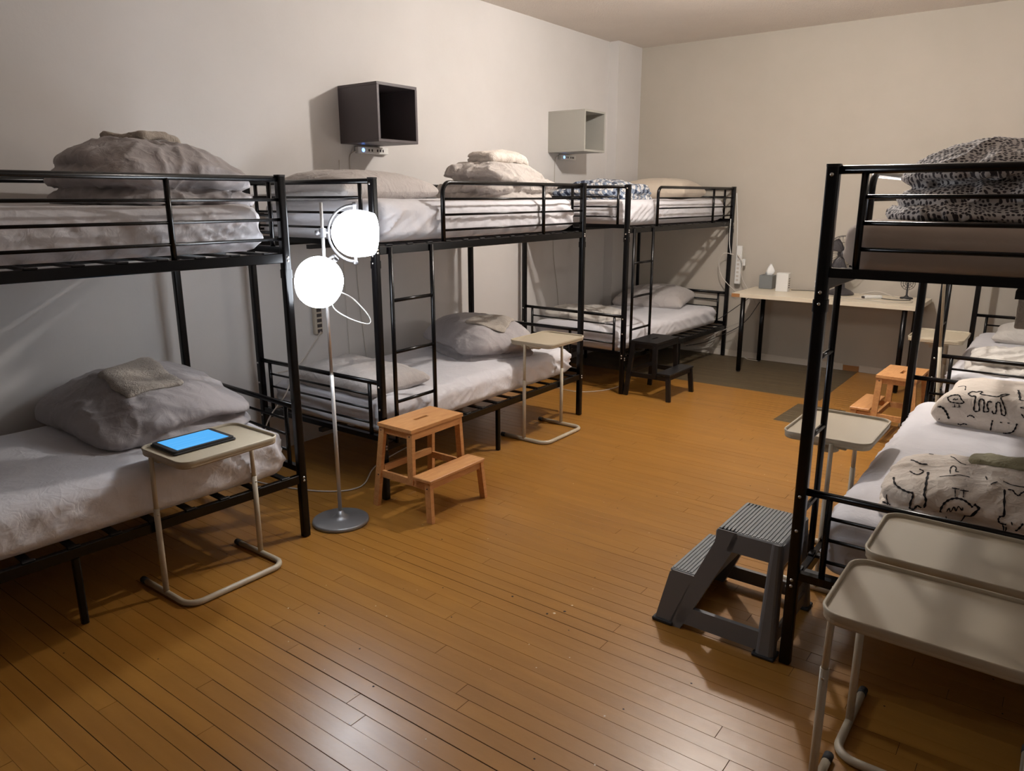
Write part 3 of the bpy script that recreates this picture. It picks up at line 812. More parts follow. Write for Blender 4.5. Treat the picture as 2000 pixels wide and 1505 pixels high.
# ------------------------------------------------------------------ side tables
def side_table(label, cx, cy, rz, h, tray_dx=.06, group=None):
    root = thing('side_table', label, 'side table', (cx, cy, 0), rz)
    r = .0125; X0, X1, Y = -.175, .175, .222; rc = .06
    pts = [(X0, -Y, r)]
    pts += [(X1 - rc + rc * sin(t), -Y + rc - rc * cos(t), r) for t in [pi / 2 * k / 8 for k in range(9)]]
    pts += [(X1 - rc + rc * cos(t), Y - rc + rc * sin(t), r) for t in [pi / 2 * k / 8 for k in range(9)]]
    pts += [(X0, Y, r)]
    b = MB().tube(pts, r, 12).build('base_tube', M_TUBE, root)
    for y_ in (-Y, Y): MB().tube([(X0 - .012, y_, r), (X0 + .02, y_, r)], r * 1.12, 12).build('end_cap', M_RUBBER, b)
    for y_ in (-Y, Y):
        p = MB().tube([(.0, y_, r), (.0, y_, h * .62)], .0115, 12).build('leg', M_TUBE, root)
        MB().tube([(.0, y_, h * .60), (.0, y_ * .98, h - .02)], .0092, 12).build('inner_tube', M_TUBE, p)
        k = MB().lathe([(0, .0), (.004, 0), (.004, .012), (0, .012)], (0, y_, h * .58), (1, 0, 0), 8)
        k.build('pin', M_STEEL, p)
    cx_ = tray_dx; a, bb_ = .168, .218
    t = MB(); t.prism(rrect(cx_ - a + .004, cx_ + a - .004, -bb_ + .004, bb_ - .004, .045), h - .026, h - .010)
    t.build('tray', M_TABLE, root)
    o_ = rrect(cx_ - a, cx_ + a, -bb_, bb_, .05); i_ = rrect(cx_ - a + .008, cx_ + a - .008, -bb_ + .008, bb_ - .008, .043)
    lo_ = rrect(cx_ - a + .006, cx_ + a - .006, -bb_ + .006, bb_ - .006, .045)
    n = len(o_); vs = [(x, y, h - .030) for x, y in lo_] + [(x, y, h - .001) for x, y in o_] + [(x * .5 + u * .5, y * .5 + v * .5, h + .001) for (x, y), (u, v) in zip(o_, i_)] + [(x, y, h - .001) for x, y in i_] + [(x, y, h - .0102) for x, y in i_]
    fs = [(k * n + i, k * n + (i + 1) % n, (k + 1) * n + (i + 1) % n, (k + 1) * n + i) for k in range(4) for i in range(n)]
    fs.append(tuple(range(n))[::-1])
    MB().add(vs, fs, True).build('rim', M_TABLE, root)
    br = MB().beam((.0, -.20, h - .040), (.0, .20, h - .040), .03, .014)
    br.cbox(-.05, .09, -.19, -.165, h - .045, h - .028, .002); br.cbox(-.05, .09, .165, .19, h - .045, h - .028, .002)
    br.build('bracket', M_TABLE, root)
    MB().lathe([(.036, -.04), (.040, -.038), (.041, .0), (.036, .0), (.034, -.035), (0, -.036)], (.03, .135, h - .032), n=24).build('cup_ring', M_TABLE, root)
    return root
side_table('beige side table with the tablet on it, beside the nearest left bunk', -2.765, 1.567, 0, .612)
side_table('beige side table standing over the lower mattress of the middle left bunk', -2.772, 4.045, 0, .665, .03)
side_table('beige tray table against the aisle side of the nearest right bunk', -.668, 3.185, pi, .650, .03)
side_table('beige tray table at the far right bunk, behind the light step stool', -.660, 5.810, pi, .650, .03)
side_table('beige tray table in the bottom right corner, nearest the camera', -.145, 1.815, -pi / 2, .650, .0)
side_table('beige tray table at the foot end of the nearest right bunk, behind the corner one', -.135, 2.190, -pi / 2, .650, .0)

# tablet
t = thing('tablet', 'black tablet with a lit blue screen on the side table', 'tablet', (-2.762, 1.528, .6055), -.02)
MB().prism(rrect(-.098, .098, -.133, .133, .012, 4), 0, .004).build('cover', M_RUBBER, t)
MB().prism(rrect(-.092, .092, -.128, .128, .012, 4), .004, .012).build('body', M_RUBBER, t)
ms = emis('tablet_screen', (.05, .225, .47, 1), 1.0); ng = ms.node_tree
s = MB().prism([(-.078, -.110), (.078, -.110), (.078, .110), (-.078, .110)], .0118, .0124).build('screen', ms, t)
ln = MB()
for yy, x0, x1 in ((-.085, .03, .068), (-.07, .0, .068), (.02, .01, .06), (.03, -.02, .06)):
    pass
ln.box(.058, .066, -.105, .06, .0124, .0126); ln.box(.040, .043, -.095, .02, .0124, .0126); ln.box(.010, .013, -.095, .05, .0124, .0126); ln.box(-.02, -.017, -.095, .03, .0124, .0126)
ln.build('screen_line', emis('screen_line_glow', (.075, .26, .49, 1), 1.0), s)

# ------------------------------------------------------------------ wooden step stools
def step_stool(label, cx, cy, rz, m, Hs=.452):
    """+x is the step side; y is the width"""
    root = thing('step_stool', label, 'step stool', (cx, cy, 0), rz)
    hs = .222; X0, X1, Yg, Yt = -.20, .20, .208, .178
    tb = MB()
    tx0, tx1, ty = -.178, .062, .196
    # top board with hand slot
    sx0, sx1, sy = -.069, -.048, .05
    for q in ((tx0, sx0, -ty, ty), (sx1, tx1, -ty, ty), (sx0, sx1, -ty, -sy), (sx0, sx1, sy, ty)):
        tb.box(*q, Hs - .018, Hs)
    tb.build('seat_board', m, root)
    MB().cbox(.075, .195, -.213, .213, hs - .017, hs, .003).build('step_board', m, root)
    lw, lt = .036, .022
    for sg in (-1, 1):
        MB().beam((X0 + .004, sg * Yg, 0), (X0 + .045, sg * Yt, Hs - .018), lt, lw, (1, 0, 0)).build('leg', m, root)
        MB().beam((.048, sg * (Yt + .012), hs - .055), (.040, sg * Yt, Hs - .018), lt, lw, (1, 0, 0)).build('leg', m, root)
        MB().beam((X1 - .012, sg * Yg, 0), (X1 - .03, sg * (Yg - .012), hs - .017), lt, lw, (1, 0, 0)).build('leg', m, root)
        MB().beam((X0 + .03, sg * (Yg - .022), hs - .045), (X1 - .02, sg * (Yg - .022), hs - .045), .016, .036).build('side_rail', m, root)
        MB().beam((X0 + .05, sg * (Yt - .004), Hs - .038), (.04, sg * (Yt - .004), Hs - .038), .016, .032).build('side_rail', m, root)
    for x, z, yy in ((X0 + .034, hs - .02, Yg - .03), (X0 + .046, Hs - .038, Yt - .01), (.050, Hs - .038, Yt - .01), (X1 - .026, hs - .036, Yg - .02), (.042, hs - .045, Yt)):
        MB().beam((x, -yy, z), (x, yy, z), .016, .034).build('cross_rail', m, root)
    sc = MB()
    for sg in (-1, 1):
        for x, z in ((X0 + .03, hs - .045), (X1 - .028, hs - .045), (X0 + .04, Hs - .038), (.04, Hs - .038)):
            sc.lathe([(0, .002), (.004, .002), (.004, 0)], (x, sg * (Yg + .004 if z < .25 else Yt + .011), z), (0, sg, 0), 8)
    sc.build('screw', M_RUBBER, root)
    return root
step_stool('light wooden two-step stool beside the middle left bunk ladder', -2.568, 2.705, .0, M_WOOD)
step_stool('black wooden two-step stool beside the far left bunk ladder', -2.605, 5.48, -.02, M_WOODB)
step_stool('light wooden two-step stool far on the right, by the far bunk', -.872, 5.355, pi - .03, M_WOOD)

# ------------------------------------------------------------------ grey plastic step stool
def grey_stool():
    root = thing('step_stool', 'grey plastic two-step stool with ribbed treads beside the nearest right bunk', 'step stool', (-1.10, 2.60, 0), 0)
    # local: x 0 (front foot) .. .455 ; y -.235..+.235 ; taper inwards with height
    Yh = lambda z: .232 - .205 * z
    hs, ht = .205, .400
    def panel(poly, th, name):
        n = len(poly)
        for sg in (-1, 1):
            mb = MB()
            vs = [(x, sg * Yh(z), z) for x, z in poly] + [(x, sg * (Yh(z) - th), z) for x, z in poly]
            f = [tuple(range(n)), tuple(range(n, 2 * n))[::-1]] + [(i, n + i, n + (i + 1) % n, (i + 1) % n) for i in range(n)]
            if sg > 0: f = [t[::-1] for t in f]
            mb.add(vs, f).build(name, M_GPLAST, root)
    front = [(.0, 0), (.035, hs - .01), (.045, hs), (.13, hs), (.065, .0)]
    panel(front, .02, 'front_side_panel')
    diag = [(.055, .0), (.105, .0), (.262, .345), (.270, ht - .012), (.262, ht), (.195, ht), (.188, ht - .05), (.13, hs)]
    panel(diag, .032, 'brace')
    panel([(.085, .022), (.085, .085), (.40, .085), (.40, .022)], .018, 'lower_bar')
    panel([(.235, .330), (.255, ht - .004), (.415, ht - .004), (.415, .330)], .018, 'upper_band')
    for sg in (-1, 1):
        leg = MB(); rings = []
        for z in (0, .1, .2, .3, .385, ht):
            x0, x1 = .385 - .0 * z, .452 - .055 * z; y1 = Yh(z) + .004; y0 = y1 - .055 + .02 * z
            rr = rrect(x0, x1, min(sg * y0, sg * y1), max(sg * y0, sg * y1), .016, 3)
            rings.append([(x, y, z if z < ht else ht - .003) for x, y in rr])
        n = len(rings[0])
        leg.add([v for r_ in rings for v in r_], [(k * n + i, k * n + (i + 1) % n, (k + 1) * n + (i + 1) % n, (k + 1) * n + i) for k in range(5) for i in range(n)] + [tuple(range(n))[::-1], tuple(range(5 * n, 6 * n))], False)
        leg.build('rear_leg', M_GPLAST, root)
    for sg in (-1, 1):
        y0, y1 = sorted((sg * .238, sg * .205))
        MB().cbox(-.008, .075, y0, y1, 0, .014, .003).build('rubber_foot', M_RUBBER, root)
        y0, y1 = sorted((sg * .240, sg * .172)); MB().cbox(.378, .456, y0, y1, 0, .012, .003).build('rubber_foot', M_RUBBER, root)
    # front panel under step and rear panel
    fp = MB()
    fp.add([(.0, -.228, 0), (.0, .228, 0), (.035, .188, hs - .008), (.035, -.188, hs - .008), (.016, -.228, 0), (.016, .228, 0), (.051, .188, hs - .008), (.051, -.188, hs - .008)],
           [(0, 3, 2, 1), (4, 5, 6, 7), (0, 1, 5, 4), (3, 7, 6, 2), (0, 4, 7, 3), (1, 2, 6, 5)])
    fp.build('front_panel', M_GPLAST, root)
    for q in ((.415, .430, -.15, .15, .31, ht - .004), (.425, .440, -.19, .19, .03, .085), (.186, .200, -.15, .15, hs, ht - .006)):
        MB().cbox(*q, .004).build('cross_panel', M_GPLAST, root)
    # treads with ribs running along y
    def tread(x0, x1, z, yh, nm):
        t = MB().cbox(x0, x1, -yh, yh, z - .014, z, .004).build(nm, M_GPLAST2, root)
        r_ = MB(); k = x0 + .012
        while k < x1 - .008:
            r_.cbox(k - .0042, k + .0042, -yh + .008, yh - .008, z - .001, z + .003, .001); k += .0135
        r_.build('tread_rib', M_GPLAST2, t)
    tread(.190, .428, ht, .150, 'top_tread')
    tread(.034, .132, hs + .004, .186, 'lower_tread')
    return root
grey_stool()

# ------------------------------------------------------------------ wall cubes
def cube(label, y0, y1, z0, z1, x1, m, mi):
    root = thing('cube_shelf', label, 'wall shelf', (XL, (y0 + y1) / 2, z0))
    d = x1 - XL; w = (y1 - y0) / 2; h = z1 - z0; t = .018
    MB().cbox(.0, d, -w, w, 0, t, .0015).build('bottom_panel', m, root)
    MB().cbox(.0, d, -w, w, h - t, h, .0015).build('top_panel', m, root)
    MB().cbox(.0, d, -w, -w + t, t, h - t, .0005).build('side_panel', m, root)
    MB().cbox(.0, d, w - t, w, t, h - t, .0005).build('side_panel', m, root)
    MB().box(.004, .012, -w + t, w - t, t, h - t).build('back_panel', mi, root)
    return root
cube('charcoal open cube shelf on the white wall above the middle left bunk', 3.385, 3.735, 1.902, 2.252, -3.57, M_DARKBOX, M_DARKIN)
cube('light grey open cube shelf on the wall near the far left corner', 5.765, 6.115, 1.950, 2.295, -3.55, M_GREYBOX, M_GREYIN)
def usb(label, y0, y1, z):
    root = thing('power_strip', label, 'power strip', (XL + .002, (y0 + y1) / 2, z - .05))
    w = (y1 - y0) / 2
    MB().cbox(0, .035, -w, w, 0, .044, .004).build('body', M_WHITEP, root)
    MB().lathe([(0, .002), (.012, .002), (.012, 0)], (.035, -w + .045, .022), (1, 0, 0), 14).build('light', M_BLUE, root)
    s = MB()
    for k in (-.3, -.1, .25, .45, .62): s.box(.0345, .036, w * k - .006, w * k + .006, .014, .030)
    s.build('socket', M_SOCK, root)
    return root
usb('white power strip with a blue light under the charcoal cube', 3.50, 3.775, 1.898)
usb('white power strip with a blue light under the light grey cube', 5.93, 6.18, 1.946)
def cord(label, pts, r=.0028, m=M_CORD, nn=8):
    return tag(MB().tube(smooth_path(pts, nn), r, 6).build('cord', m), label, 'cord')
w = XL + .006
cord('white cord running down the wall from the strip under the charcoal cube', [(w + .02, 3.49, 1.86), (w, 3.455, 1.83), (w, 3.45, 1.70), (w, 3.46, 1.2), (w, 3.47, .9), (w, 3.50, .56), (w, 3.52, .40)])
cord('white cord on the wall behind the pillow of the middle left bunk', [(w, 3.36, 1.80), (w, 3.355, 1.5), (w, 3.35, 1.0), (w, 3.36, .45)], .002)
cord('white cord running down from the strip under the light grey cube', [(w + .02, 5.92, 1.92), (w, 5.875, 1.89), (w, 5.87, 1.6), (w, 5.86, 1.1), (w, 5.93, .75), (w, 5.96, .55)])
# wall power bar between the left bunks
root = thing('power_bar', 'beige vertical power bar with red switch on the wall between left bunks', 'power bar', (XL + .001, 3.093, .70), 0)
MB().cbox(0, .035, -.030, .030, 0, .275, .006).build('body', M_STRIP, root)
s = MB()
for k in range(6): s.box(.0345, .037, -.016, .020, .012 + k * .034, .034 + k * .034)
s.build('socket', M_SOCK, root)
MB().box(.0345, .040, -.014, .020, .225, .248).build('switch', M_REDSW, root)
cord('pale cord hanging from the power bar between the left bunks', [(XL + .04, 3.10, .72), (-3.85, 2.93, .58), (-3.75, 2.75, .55), (-3.55, 2.50, .60)], .004)
cord('pale cord slanting in front of the middle bunk end frame', [(-3.42, 2.535, .68), (-3.47, 2.50, .50), (-3.60, 2.44, .30), (-3.62, 2.40, .02)], .004)
cord('grey cord lying on the floor between the left bunks', [(-3.60, 2.30, .005), (-3.35, 2.35, .005), (-3.10, 2.46, .005), (-3.02, 2.62, .005), (-3.2, 2.9, .005), (-3.3, 3.3, .005)], .004)
cord('thin cord lying on the floor under the far left bunk', [(-3.6, 5.2, .005), (-3.2, 5.1, .005), (-3.0, 5.3, .005), (-2.98, 5.6, .005)], .003)

# ------------------------------------------------------------------ desk and things on it
DX0, DX1, DY0, DY1, DZ = -2.475, -.955, 6.615, 7.245, .722
dk = thing('desk', 'white desk with black legs against the far wall', 'desk', ((DX0 + DX1) / 2, (DY0 + DY1) / 2, 0))
hx, hy = (DX1 - DX0) / 2, (DY1 - DY0) / 2
tp = MB().cbox(-hx, hx, -hy, hy, DZ - .036, DZ, .0015).build('desktop', M_DESK, dk)
MB().box(-hx - .0005, -hx + .075, -hy - .001, -hy + .012, DZ - .0345, DZ - .003).build('chipped_edge', M_CHIP, tp)['label'] = 'bare chipboard corner'
for x in (-hx + .10, hx - .10):
    for yy in (-hy + .03, hy - .05):
        l_ = MB().tube([(x, yy, .012), (x, yy, DZ - .036)], .021, 20).build('leg', M_BLACK, dk)
        MB().lathe([(0, 0), (.016, 0), (.016, .012), (0, .012)], (x, yy, 0), n=16).build('foot', M_RUBBER, l_)
tb = thing('tissue_box', 'grey tissue box with a white tissue sticking up on the desk', 'tissue box', (-2.335, 7.15, DZ + .001), .03)
MB().cbox(-.062, .062, -.06, .06, 0, .125, .003).build('box', M_TISSUEBOX, tb)
ts = MB(); n = 9; vs = []
for i in range(n + 1):
    for k in range(13):
        a = 2 * pi * k / 13; t_ = i / n
        r_ = (.018 + .026 * sin(pi * t_ ** .8)) * (1 - .55 * t_) * (1 + .30 * sin(3 * a + 2 * t_))
        vs.append((.008 + r_ * cos(a) * 1.1 + .012 * t_, r_ * sin(a) * .5, .12 + .105 * t_ + .008 * sin(4 * a)))
ts.add(vs, [(i * 13 + k, i * 13 + (k + 1) % 13, (i + 1) * 13 + (k + 1) % 13, (i + 1) * 13 + k) for i in range(n) for k in range(13)], True)
ts.build('tissue', M_TISSUE, tb)
rt_ = thing('router', 'white upright router box on the desk beside the tissue box', 'router', (-2.15, 7.02, DZ + .001), .05)
MB().prism(rrect(-.055, .055, -.045, .045, .012, 4), 0, .165).build('casing', M_WHITEP, rt_)
pp = MB()
for k in range(5): pp.box(.0545, .0565, -.02, .02, .03 + k * .02, .038 + k * .02)
pp.build('port', M_SOCK, rt_)
# desk fan
fx, fy = -1.66, 7.08
fn_ = thing('desk_fan', 'dark desk fan with round wire cage on the desk', 'fan', (fx, fy, DZ + .001), 0)
MB().lathe([(0, 0), (.112, 0), (.115, .008), (.108, .020), (.085, .035), (.055, .048), (.036, .06), (.030, .10), (.026, .17), (0, .175)], n=40).build('stand', M_FAN, fn_)
fd = Vector((.35, -.93, .10)).normalized(); fc = Vector((.0, -.02, .355))
sx = Vector((0, 0, 1)).cross(fd).normalized(); sy = fd.cross(sx)
MB().lathe([(0, -.11), (.035, -.10), (.045, -.05), (.045, -.02), (0, -.015)], fc, fd, 24).build('motor', M_FAN, fn_)
cg = MB()
for rr_, off in ((.158, 0.0), (.150, .022), (.150, -.022), (.10, .036), (.05, .042), (.10, -.036)):
    cg.tube([fc + fd * off + (sx * cos(t) + sy * sin(t)) * rr_ for t in [2 * pi * k / 36 for k in range(36)]], .0030 if rr_ > .155 else .0014, 6, True)
for k in range(30):
    t = 2 * pi * k / 30; dd = sx * cos(t) + sy * sin(t)
    for sg in (1, -1):
        cg.tube([fc + fd * sg * .042 + dd * .03, fc + fd * sg * .036 + dd * .10, fc + fd * sg * .022 + dd * .150, fc + dd * .158], .0011, 4)
cg.lathe([(0, .046), (.03, .044), (.032, .04)], fc, fd, 18)
cg.build('cage', M_FAN, fn_)
for k in range(3):
    a0 = 2 * pi * k / 3; vs = []
    for i in range(9):
        for j in range(6):
            r_ = .025 + .118 * i / 8; an = a0 + (j / 5 - .5) * (1.25 - .2 * i / 8) + .35 * i / 8
            vs.append(fc + (sx * cos(an) + sy * sin(an)) * r_ + fd * ((j / 5 - .5) * .022))
    b = MB().add(vs, [(i * 6 + j, i * 6 + j + 1, (i + 1) * 6 + j + 1, (i + 1) * 6 + j) for i in range(8) for j in range(5)], True).build('blade', M_FAN, fn_)
    so = b.modifiers.new('thick', 'SOLIDIFY'); so.thickness = .002
# small black clip fan at right end
sf = thing('small_fan', 'small black fan on a round base at the right end of the desk', 'fan', (-1.13, 7.10, DZ + .001))
MB().lathe([(0, 0), (.052, 0), (.050, .010), (.02, .016), (.008, .03), (.008, .075), (0, .08)], n=28).build('base', M_RUBBER, sf)
cg = MB(); c0 = Vector((0, 0, .13))
for rr_ in (.055, .038, .02): cg.tube([c0 + Vector((cos(t) * rr_, 0.004, sin(t) * rr_)) for t in [2 * pi * k / 24 for k in range(24)]], .002, 5, True)
for k in range(10):
    t = 2 * pi * k / 10; cg.tube([c0, c0 + Vector((cos(t), 0, sin(t))) * .055], .0015, 4)
cg.tube([(0, 0, .07), (0, 0, .13)], .006, 8)
cg.build('cage', M_RUBBER, sf)
a_ = thing('adapter', 'white plug adapter lying on the desk among cords', 'adapter', (-1.36, 6.93, DZ + .001), .7)
MB().cbox(-.075, .075, -.022, .022, 0, .028, .006).build('body', M_WHITEP, a_)
MB().cbox(-.095, -.072, -.012, .012, .006, .022, .004).build('plug', M_SOCK, a_)
z = DZ + .004
cord('grey cord looping across the desk from the fan', [(-1.75, 6.98, z), (-1.6, 6.82, z), (-1.45, 6.86, z), (-1.38, 6.92, z)], .003)
cord('pale cord looping over the desk to the small fan', [(-1.48, 6.83, z), (-1.25, 6.74, z), (-1.07, 6.80, z), (-1.06, 6.95, z), (-1.20, 7.10, z), (-1.38, 7.20, z + .03), (-1.52, 7.17, z)], .003)
cord('dark cord between the adapter and the small fan', [(-1.32, 6.97, z), (-1.2, 6.93, z), (-1.08, 6.97, z), (-1.10, 7.05, z)], .003, M_CORDD)
cord('dark cord on the desk behind the router', [(-2.10, 7.12, z), (-1.95, 7.17, z), (-1.80, 7.14, z)], .003, M_CORDD)

# white power bar tied to the corner bunk's far post, with cords
pb = thing('power_bar', 'white vertical power bar by the desk and the far left bunk post', 'power bar', (-2.655, 7.225, .735), 0)
MB().cbox(-.028, .028, -.016, .016, 0, .37, .006).build('body', M_WHITEP, pb)
s = MB()
for k in range(7): s.box(-.012, .012, -.0175, -.0155, .03 + k * .038, .050 + k * .038)
s.build('socket', M_CORD, pb)
MB().cbox(.034, .066, -.02, .012, .18, .245, .004).build('plug', M_WHITEP, pb)
cord('white cord hanging along the far post of the corner bunk', [(-2.68, 7.215, 1.10), (-2.69, 7.215, 1.30), (-2.705, 7.19, 1.55), (-2.71, 7.19, 1.60)], .004, M_WHITEP)
cord('white cord dangling under the top bunk by the corner post', [(-2.725, 7.12, 1.36), (-2.73, 7.14, 1.15), (-2.715, 7.16, 1.02)], .004, M_WHITEP)
cord('grey cord looped over the corner bunk post near the desk', [(-2.70, 7.19, 1.02), (-2.78, 7.16, 1.03), (-2.83, 7.16, .95), (-2.80, 7.16, .82), (-2.73, 7.16, .74), (-2.64, 7.18, .66)], .004)
cord('grey cord drooping from the power bar toward the corner bunk', [(-2.66, 7.19, 1.02), (-2.60, 7.17, .95), (-2.59, 7.17, .80), (-2.50, 7.20, .64), (-2.45, 7.2, .5), (-2.6, 7.2, .36), (-2.80, 7.2, .24), (-2.95, 7.2, .15)], .004)
cord('dark cord sagging from desk to corner bunk, upper', [(-2.42, 7.0, .66), (-2.55, 7.05, .56), (-2.72, 7.10, .43), (-2.80, 7.15, .38)], .0035, M_CORDD)
cord('dark cord sagging from desk to corner bunk, lower', [(-2.36, 7.05, .60), (-2.48, 7.1, .42), (-2.62, 7.15, .30), (-2.80, 7.17, .20), (-2.95, 7.2, .12), (-3.15, 7.22, .06)], .0035, M_CORDD)
cord('white cord curled on the floor at the far baseboard', [(-2.62, 7.2, .18), (-2.58, 7.2, .08), (-2.50, 7.2, .01), (-2.38, 7.18, .006)], .0025)
cord('pale cords bunched at the baseboard under the far left bunk', [(-2.85, 7.22, .30), (-2.86, 7.22, .12), (-3.0, 7.2, .05), (-3.3, 7.22, .03)], .005)

#DOODLES#
# hand-drawn animal print: flat strokes lying on the cloth (points in the cloth's own coordinates, metres)
from mathutils.bvhtree import BVHTree
def ink(ob, strokes):
    bv = BVHTree.FromPolygons([v.co for v in ob.data.vertices], [tuple(p.vertices) for p in ob.data.polygons])
    mb = MB()
    for w, pts in strokes:
        P = smooth_path(pts, 5) if len(pts) > 2 else [Vector(pts[0]).lerp(Vector(pts[-1]), k / 5) for k in range(6)]
        vs = []
        for i, p in enumerate(P):
            q, n, _, _ = bv.find_nearest(p)
            t = (P[min(i + 1, len(P) - 1)] - P[max(i - 1, 0)])
            sdir = n.cross(t)
            if sdir.length < 1e-7: sdir = Vector((1, 0, 0))
            sdir.normalize(); hw = w * .5 * (.8 + .35 * sin(i * 1.7 + w * 900))
            vs += [q + sdir * hw + n * .0022, q - sdir * hw + n * .0022, q - sdir * hw + n * .0008, q + sdir * hw + n * .0008]
        N = len(P); fs = []
        for i in range(N - 1):
            for k in range(4): fs.append((4 * i + k, 4 * i + (k + 1) % 4, 4 * i + 4 + (k + 1) % 4, 4 * i + 4 + k))
        fs += [(0, 1, 2, 3), (4 * N - 4, 4 * N - 3, 4 * N - 2, 4 * N - 1)]
        mb.add(vs, fs)
    o = mb.build('printed_drawing', M_INK, ob); o['kind'] = 'stuff'; o['label'] = 'black hand-drawn animal doodles'
ink(D7, [(0.0067,[(-0.368,-0.097,0.132),(-0.354,-0.152,0.131),(-0.331,-0.176,0.126),(-0.31,-0.19,0.125),(-0.294,-0.196,0.126),(-0.292,-0.207,0.111),(-0.297,-0.187,0.074),(-0.286,-0.192,0.071),(-0.275,-0.21,0.095),(-0.264,-0.209,0.091)]),(0.0074,[(-0.274,-0.069,0.163),(-0.267,-0.138,0.163),(-0.263,-0.177,0.15),(-0.261,-0.202,0.133),(-0.253,-0.213,0.118),(-0.256,-0.209,0.093)]),(0.0059,[(-0.342,0.042,0.158),(-0.319,-0.004,0.17),(-0.304,-0.016,0.17),(-0.286,-0.01,0.17)]),(0.0043,[(-0.328,-0.061,0.152),(-0.314,-0.081,0.153),(-0.301,-0.092,0.155),(-0.292,-0.082,0.158),(-0.289,-0.06,0.16),(-0.302,-0.048,0.161)]),(0.0054,[(-0.305,0.162,0.155),(-0.291,0.159,0.156)]),(0.0038,[(-0.209,-0.092,0.18),(-0.216,-0.036,0.178),(-0.211,-0.016,0.182),(-0.2,-0.035,0.184),(-0.198,-0.068,0.183),(-0.189,-0.071,0.184)]),(0.0066,[(-0.211,-0.196,0.085),(-0.208,-0.216,0.108),(-0.2,-0.213,0.126),(-0.187,-0.206,0.136),(-0.172,-0.203,0.142),(-0.155,-0.207,0.142),(-0.14,-0.211,0.136),(-0.128,-0.213,0.127)]),(0.0082,[(-0.126,-0.208,0.136),(-0.112,-0.214,0.126),(-0.135,-0.207,0.096),(-0.162,-0.206,0.067)]),(0.0037,[(-0.194,-0.214,0.098),(-0.187,-0.22,0.112),(-0.184,-0.213,0.1),(-0.175,-0.22,0.12),(-0.17,-0.216,0.107),(-0.164,-0.219,0.123),(-0.154,-0.217,0.113),(-0.153,-0.217,0.122)]),(0.0093,[(-0.195,-0.2,0.071),(-0.192,-0.199,0.071)]),(0.003,[(-0.178,-0.199,0.145),(-0.183,-0.178,0.162)]),(0.0041,[(-0.192,-0.178,0.163),(-0.172,-0.177,0.163)]),(0.003,[(-0.157,-0.199,0.148),(-0.16,-0.175,0.164)]),(0.0041,[(-0.169,-0.18,0.161),(-0.147,-0.179,0.163)]),(0.0062,[(-0.059,-0.146,0.179),(-0.053,-0.184,0.154),(-0.047,-0.216,0.12)]),(0.0055,[(-0.046,-0.216,0.121),(-0.056,-0.218,0.118),(-0.059,-0.222,0.109),(-0.053,-0.221,0.1),(-0.038,-0.223,0.1)]),(0.0044,[(-0.047,-0.221,0.099),(-0.042,-0.209,0.067)]),(0.0044,[(-0.037,-0.217,0.091),(-0.039,-0.209,0.068)]),(0.011,[(-0.026,-0.225,0.107),(-0.023,-0.225,0.108)]),(0.0055,[(0.002,-0.224,0.114),(-0.004,-0.228,0.102),(-0.013,-0.219,0.086)]),(0.0045,[(-0.051,-0.141,0.179),(-0.039,-0.138,0.179),(-0.03,-0.149,0.173),(-0.021,-0.152,0.171),(-0.017,-0.141,0.175),(-0.01,-0.13,0.179)]),(0.0038,[(-0.37,-0.173,0.096),(-0.368,-0.158,0.065),(-0.357,-0.169,0.061)]),(0.0057,[(-0.383,-0.148,0.058),(-0.364,-0.164,0.06)]),(0.0028,[(-0.233,0.12,0.172),(-0.208,0.047,0.184),(-0.178,0.002,0.188)]),(0.0025,[(-0.235,-0.115,0.17),(-0.204,-0.116,0.181),(-0.183,-0.098,0.183),(-0.155,-0.108,0.185)]),(0.003,[(-0.067,-0.106,0.192),(-0.044,-0.115,0.188),(-0.013,-0.107,0.185)]),(0.0045,[(-0.114,-0.092,0.192),(-0.108,-0.12,0.192)]),(0.003,[(-0.095,-0.147,0.187),(-0.081,-0.124,0.192)])])
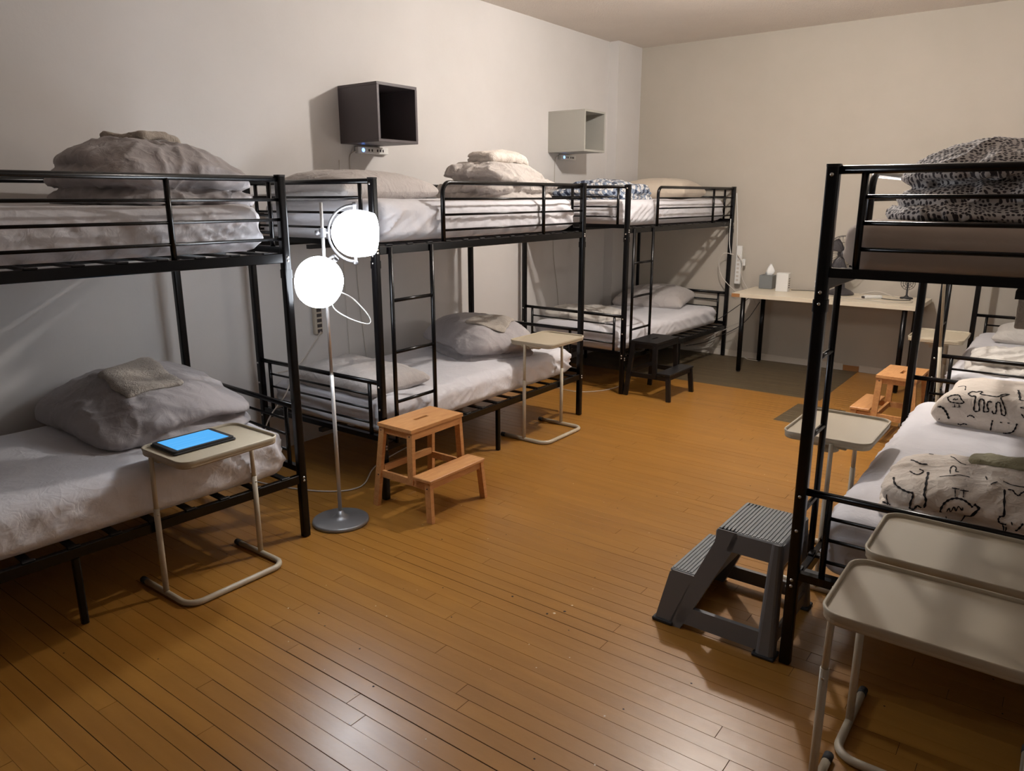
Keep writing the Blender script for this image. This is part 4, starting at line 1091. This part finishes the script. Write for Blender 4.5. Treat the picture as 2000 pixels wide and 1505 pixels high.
ink(P7, [(0.005,[(-0.34,-0.042,0.16),(-0.309,-0.058,0.171),(-0.295,-0.14,0.172)]),(0.006,[(-0.349,-0.221,0.14),(-0.337,-0.21,0.151),(-0.318,-0.205,0.158),(-0.306,-0.207,0.158),(-0.293,-0.22,0.145),(-0.28,-0.226,0.132),(-0.3,-0.23,0.127),(-0.321,-0.231,0.127),(-0.337,-0.229,0.13),(-0.347,-0.221,0.141)]),(0.0043,[(-0.325,-0.225,0.137),(-0.319,-0.222,0.143),(-0.314,-0.224,0.14),(-0.306,-0.221,0.145)]),(0.0035,[(-0.314,-0.233,0.122),(-0.312,-0.237,0.107)]),(0.0035,[(-0.321,-0.237,0.108),(-0.306,-0.236,0.11)]),(0.0035,[(-0.298,-0.23,0.124),(-0.294,-0.234,0.11)]),(0.0035,[(-0.302,-0.236,0.109),(-0.288,-0.233,0.113)]),(0.0059,[(-0.274,-0.187,0.166),(-0.269,-0.17,0.171),(-0.261,-0.158,0.174),(-0.253,-0.161,0.174),(-0.245,-0.164,0.175),(-0.235,-0.151,0.177),(-0.225,-0.152,0.177),(-0.228,-0.178,0.172),(-0.203,-0.183,0.171),(-0.175,-0.185,0.171),(-0.158,-0.18,0.173),(-0.145,-0.143,0.177),(-0.125,-0.131,0.178),(-0.133,-0.157,0.177),(-0.148,-0.185,0.172),(-0.135,-0.214,0.156),(-0.121,-0.226,0.131),(-0.116,-0.232,0.107),(-0.129,-0.233,0.107),(-0.136,-0.227,0.128),(-0.144,-0.217,0.151),(-0.152,-0.215,0.155),(-0.158,-0.22,0.145),(-0.152,-0.229,0.122),(-0.154,-0.233,0.107),(-0.163,-0.233,0.107),(-0.167,-0.231,0.117)]),(0.0065,[(-0.274,-0.187,0.166),(-0.265,-0.197,0.163),(-0.256,-0.203,0.162),(-0.244,-0.199,0.164),(-0.239,-0.222,0.14),(-0.235,-0.233,0.105),(-0.216,-0.233,0.109),(-0.222,-0.223,0.138),(-0.222,-0.214,0.154),(-0.215,-0.211,0.157),(-0.207,-0.215,0.153),(-0.201,-0.226,0.134),(-0.198,-0.234,0.108),(-0.18,-0.232,0.113),(-0.189,-0.227,0.132),(-0.189,-0.217,0.15),(-0.181,-0.216,0.153),(-0.175,-0.217,0.15)]),(0.0098,[(-0.379,-0.24,0.098),(-0.362,-0.239,0.099),(-0.346,-0.243,0.086),(-0.334,-0.245,0.069),(-0.327,-0.24,0.051)]),(0.0098,[(-0.101,-0.052,0.185),(-0.086,-0.127,0.18),(-0.076,-0.19,0.173)]),(0.0038,[(-0.076,-0.192,0.172),(-0.061,-0.191,0.173)]),(0.0054,[(-0.059,-0.229,0.122),(-0.047,-0.233,0.107)]),(0.0054,[(-0.069,-0.218,0.147),(-0.054,-0.219,0.146)]),(0.0054,[(-0.257,-0.239,0.073),(-0.249,-0.238,0.081),(-0.238,-0.238,0.08),(-0.228,-0.239,0.074)]),(0.0055,[(-0.292,-0.228,0.032),(-0.281,-0.224,0.029),(-0.266,-0.229,0.037),(-0.254,-0.228,0.035)]),(0.0065,[(-0.159,-0.237,0.076),(-0.16,-0.237,0.058),(-0.162,-0.225,0.026)]),(0.0054,[(-0.131,-0.237,0.072),(-0.122,-0.237,0.072)]),(0.0043,[(-0.104,-0.236,0.075),(-0.094,-0.236,0.074)]),(0.0071,[(-0.068,-0.236,0.078),(-0.072,-0.235,0.053),(-0.082,-0.228,0.034),(-0.103,-0.224,0.024),(-0.114,-0.222,0.023)]),(0.0109,[(-0.368,-0.236,0.042),(-0.365,-0.236,0.041)])])
#ENDDOODLES#

# ------------------------------------------------------------------ grouping of repeats, small joined pieces
GR = {'bunk bed': 'bunk beds', 'mattress': 'mattresses on the bunk beds', 'side table': 'beige side tables', 'step stool': 'two-step stools',
      'pillow': 'pillows on the bunks', 'duvet': 'folded duvets', 'blanket': 'folded blankets', 'towel': 'folded towels', 'wall shelf': 'cube wall shelves',
      'floor lamp': 'floor lamps', 'power strip': 'power strips under the cubes', 'power bar': 'vertical power bars', 'cord': 'loose cords', 'fan': 'desk fans'}
for o in bpy.data.objects:
    if 'category' in o and o['category'] in GR: o['group'] = GR[o['category']]
    if o.name.split('.')[0] in ('bolt', 'screw', 'socket', 'port', 'tread_rib', 'screen_line', 'cage'): o['kind'] = 'stuff'
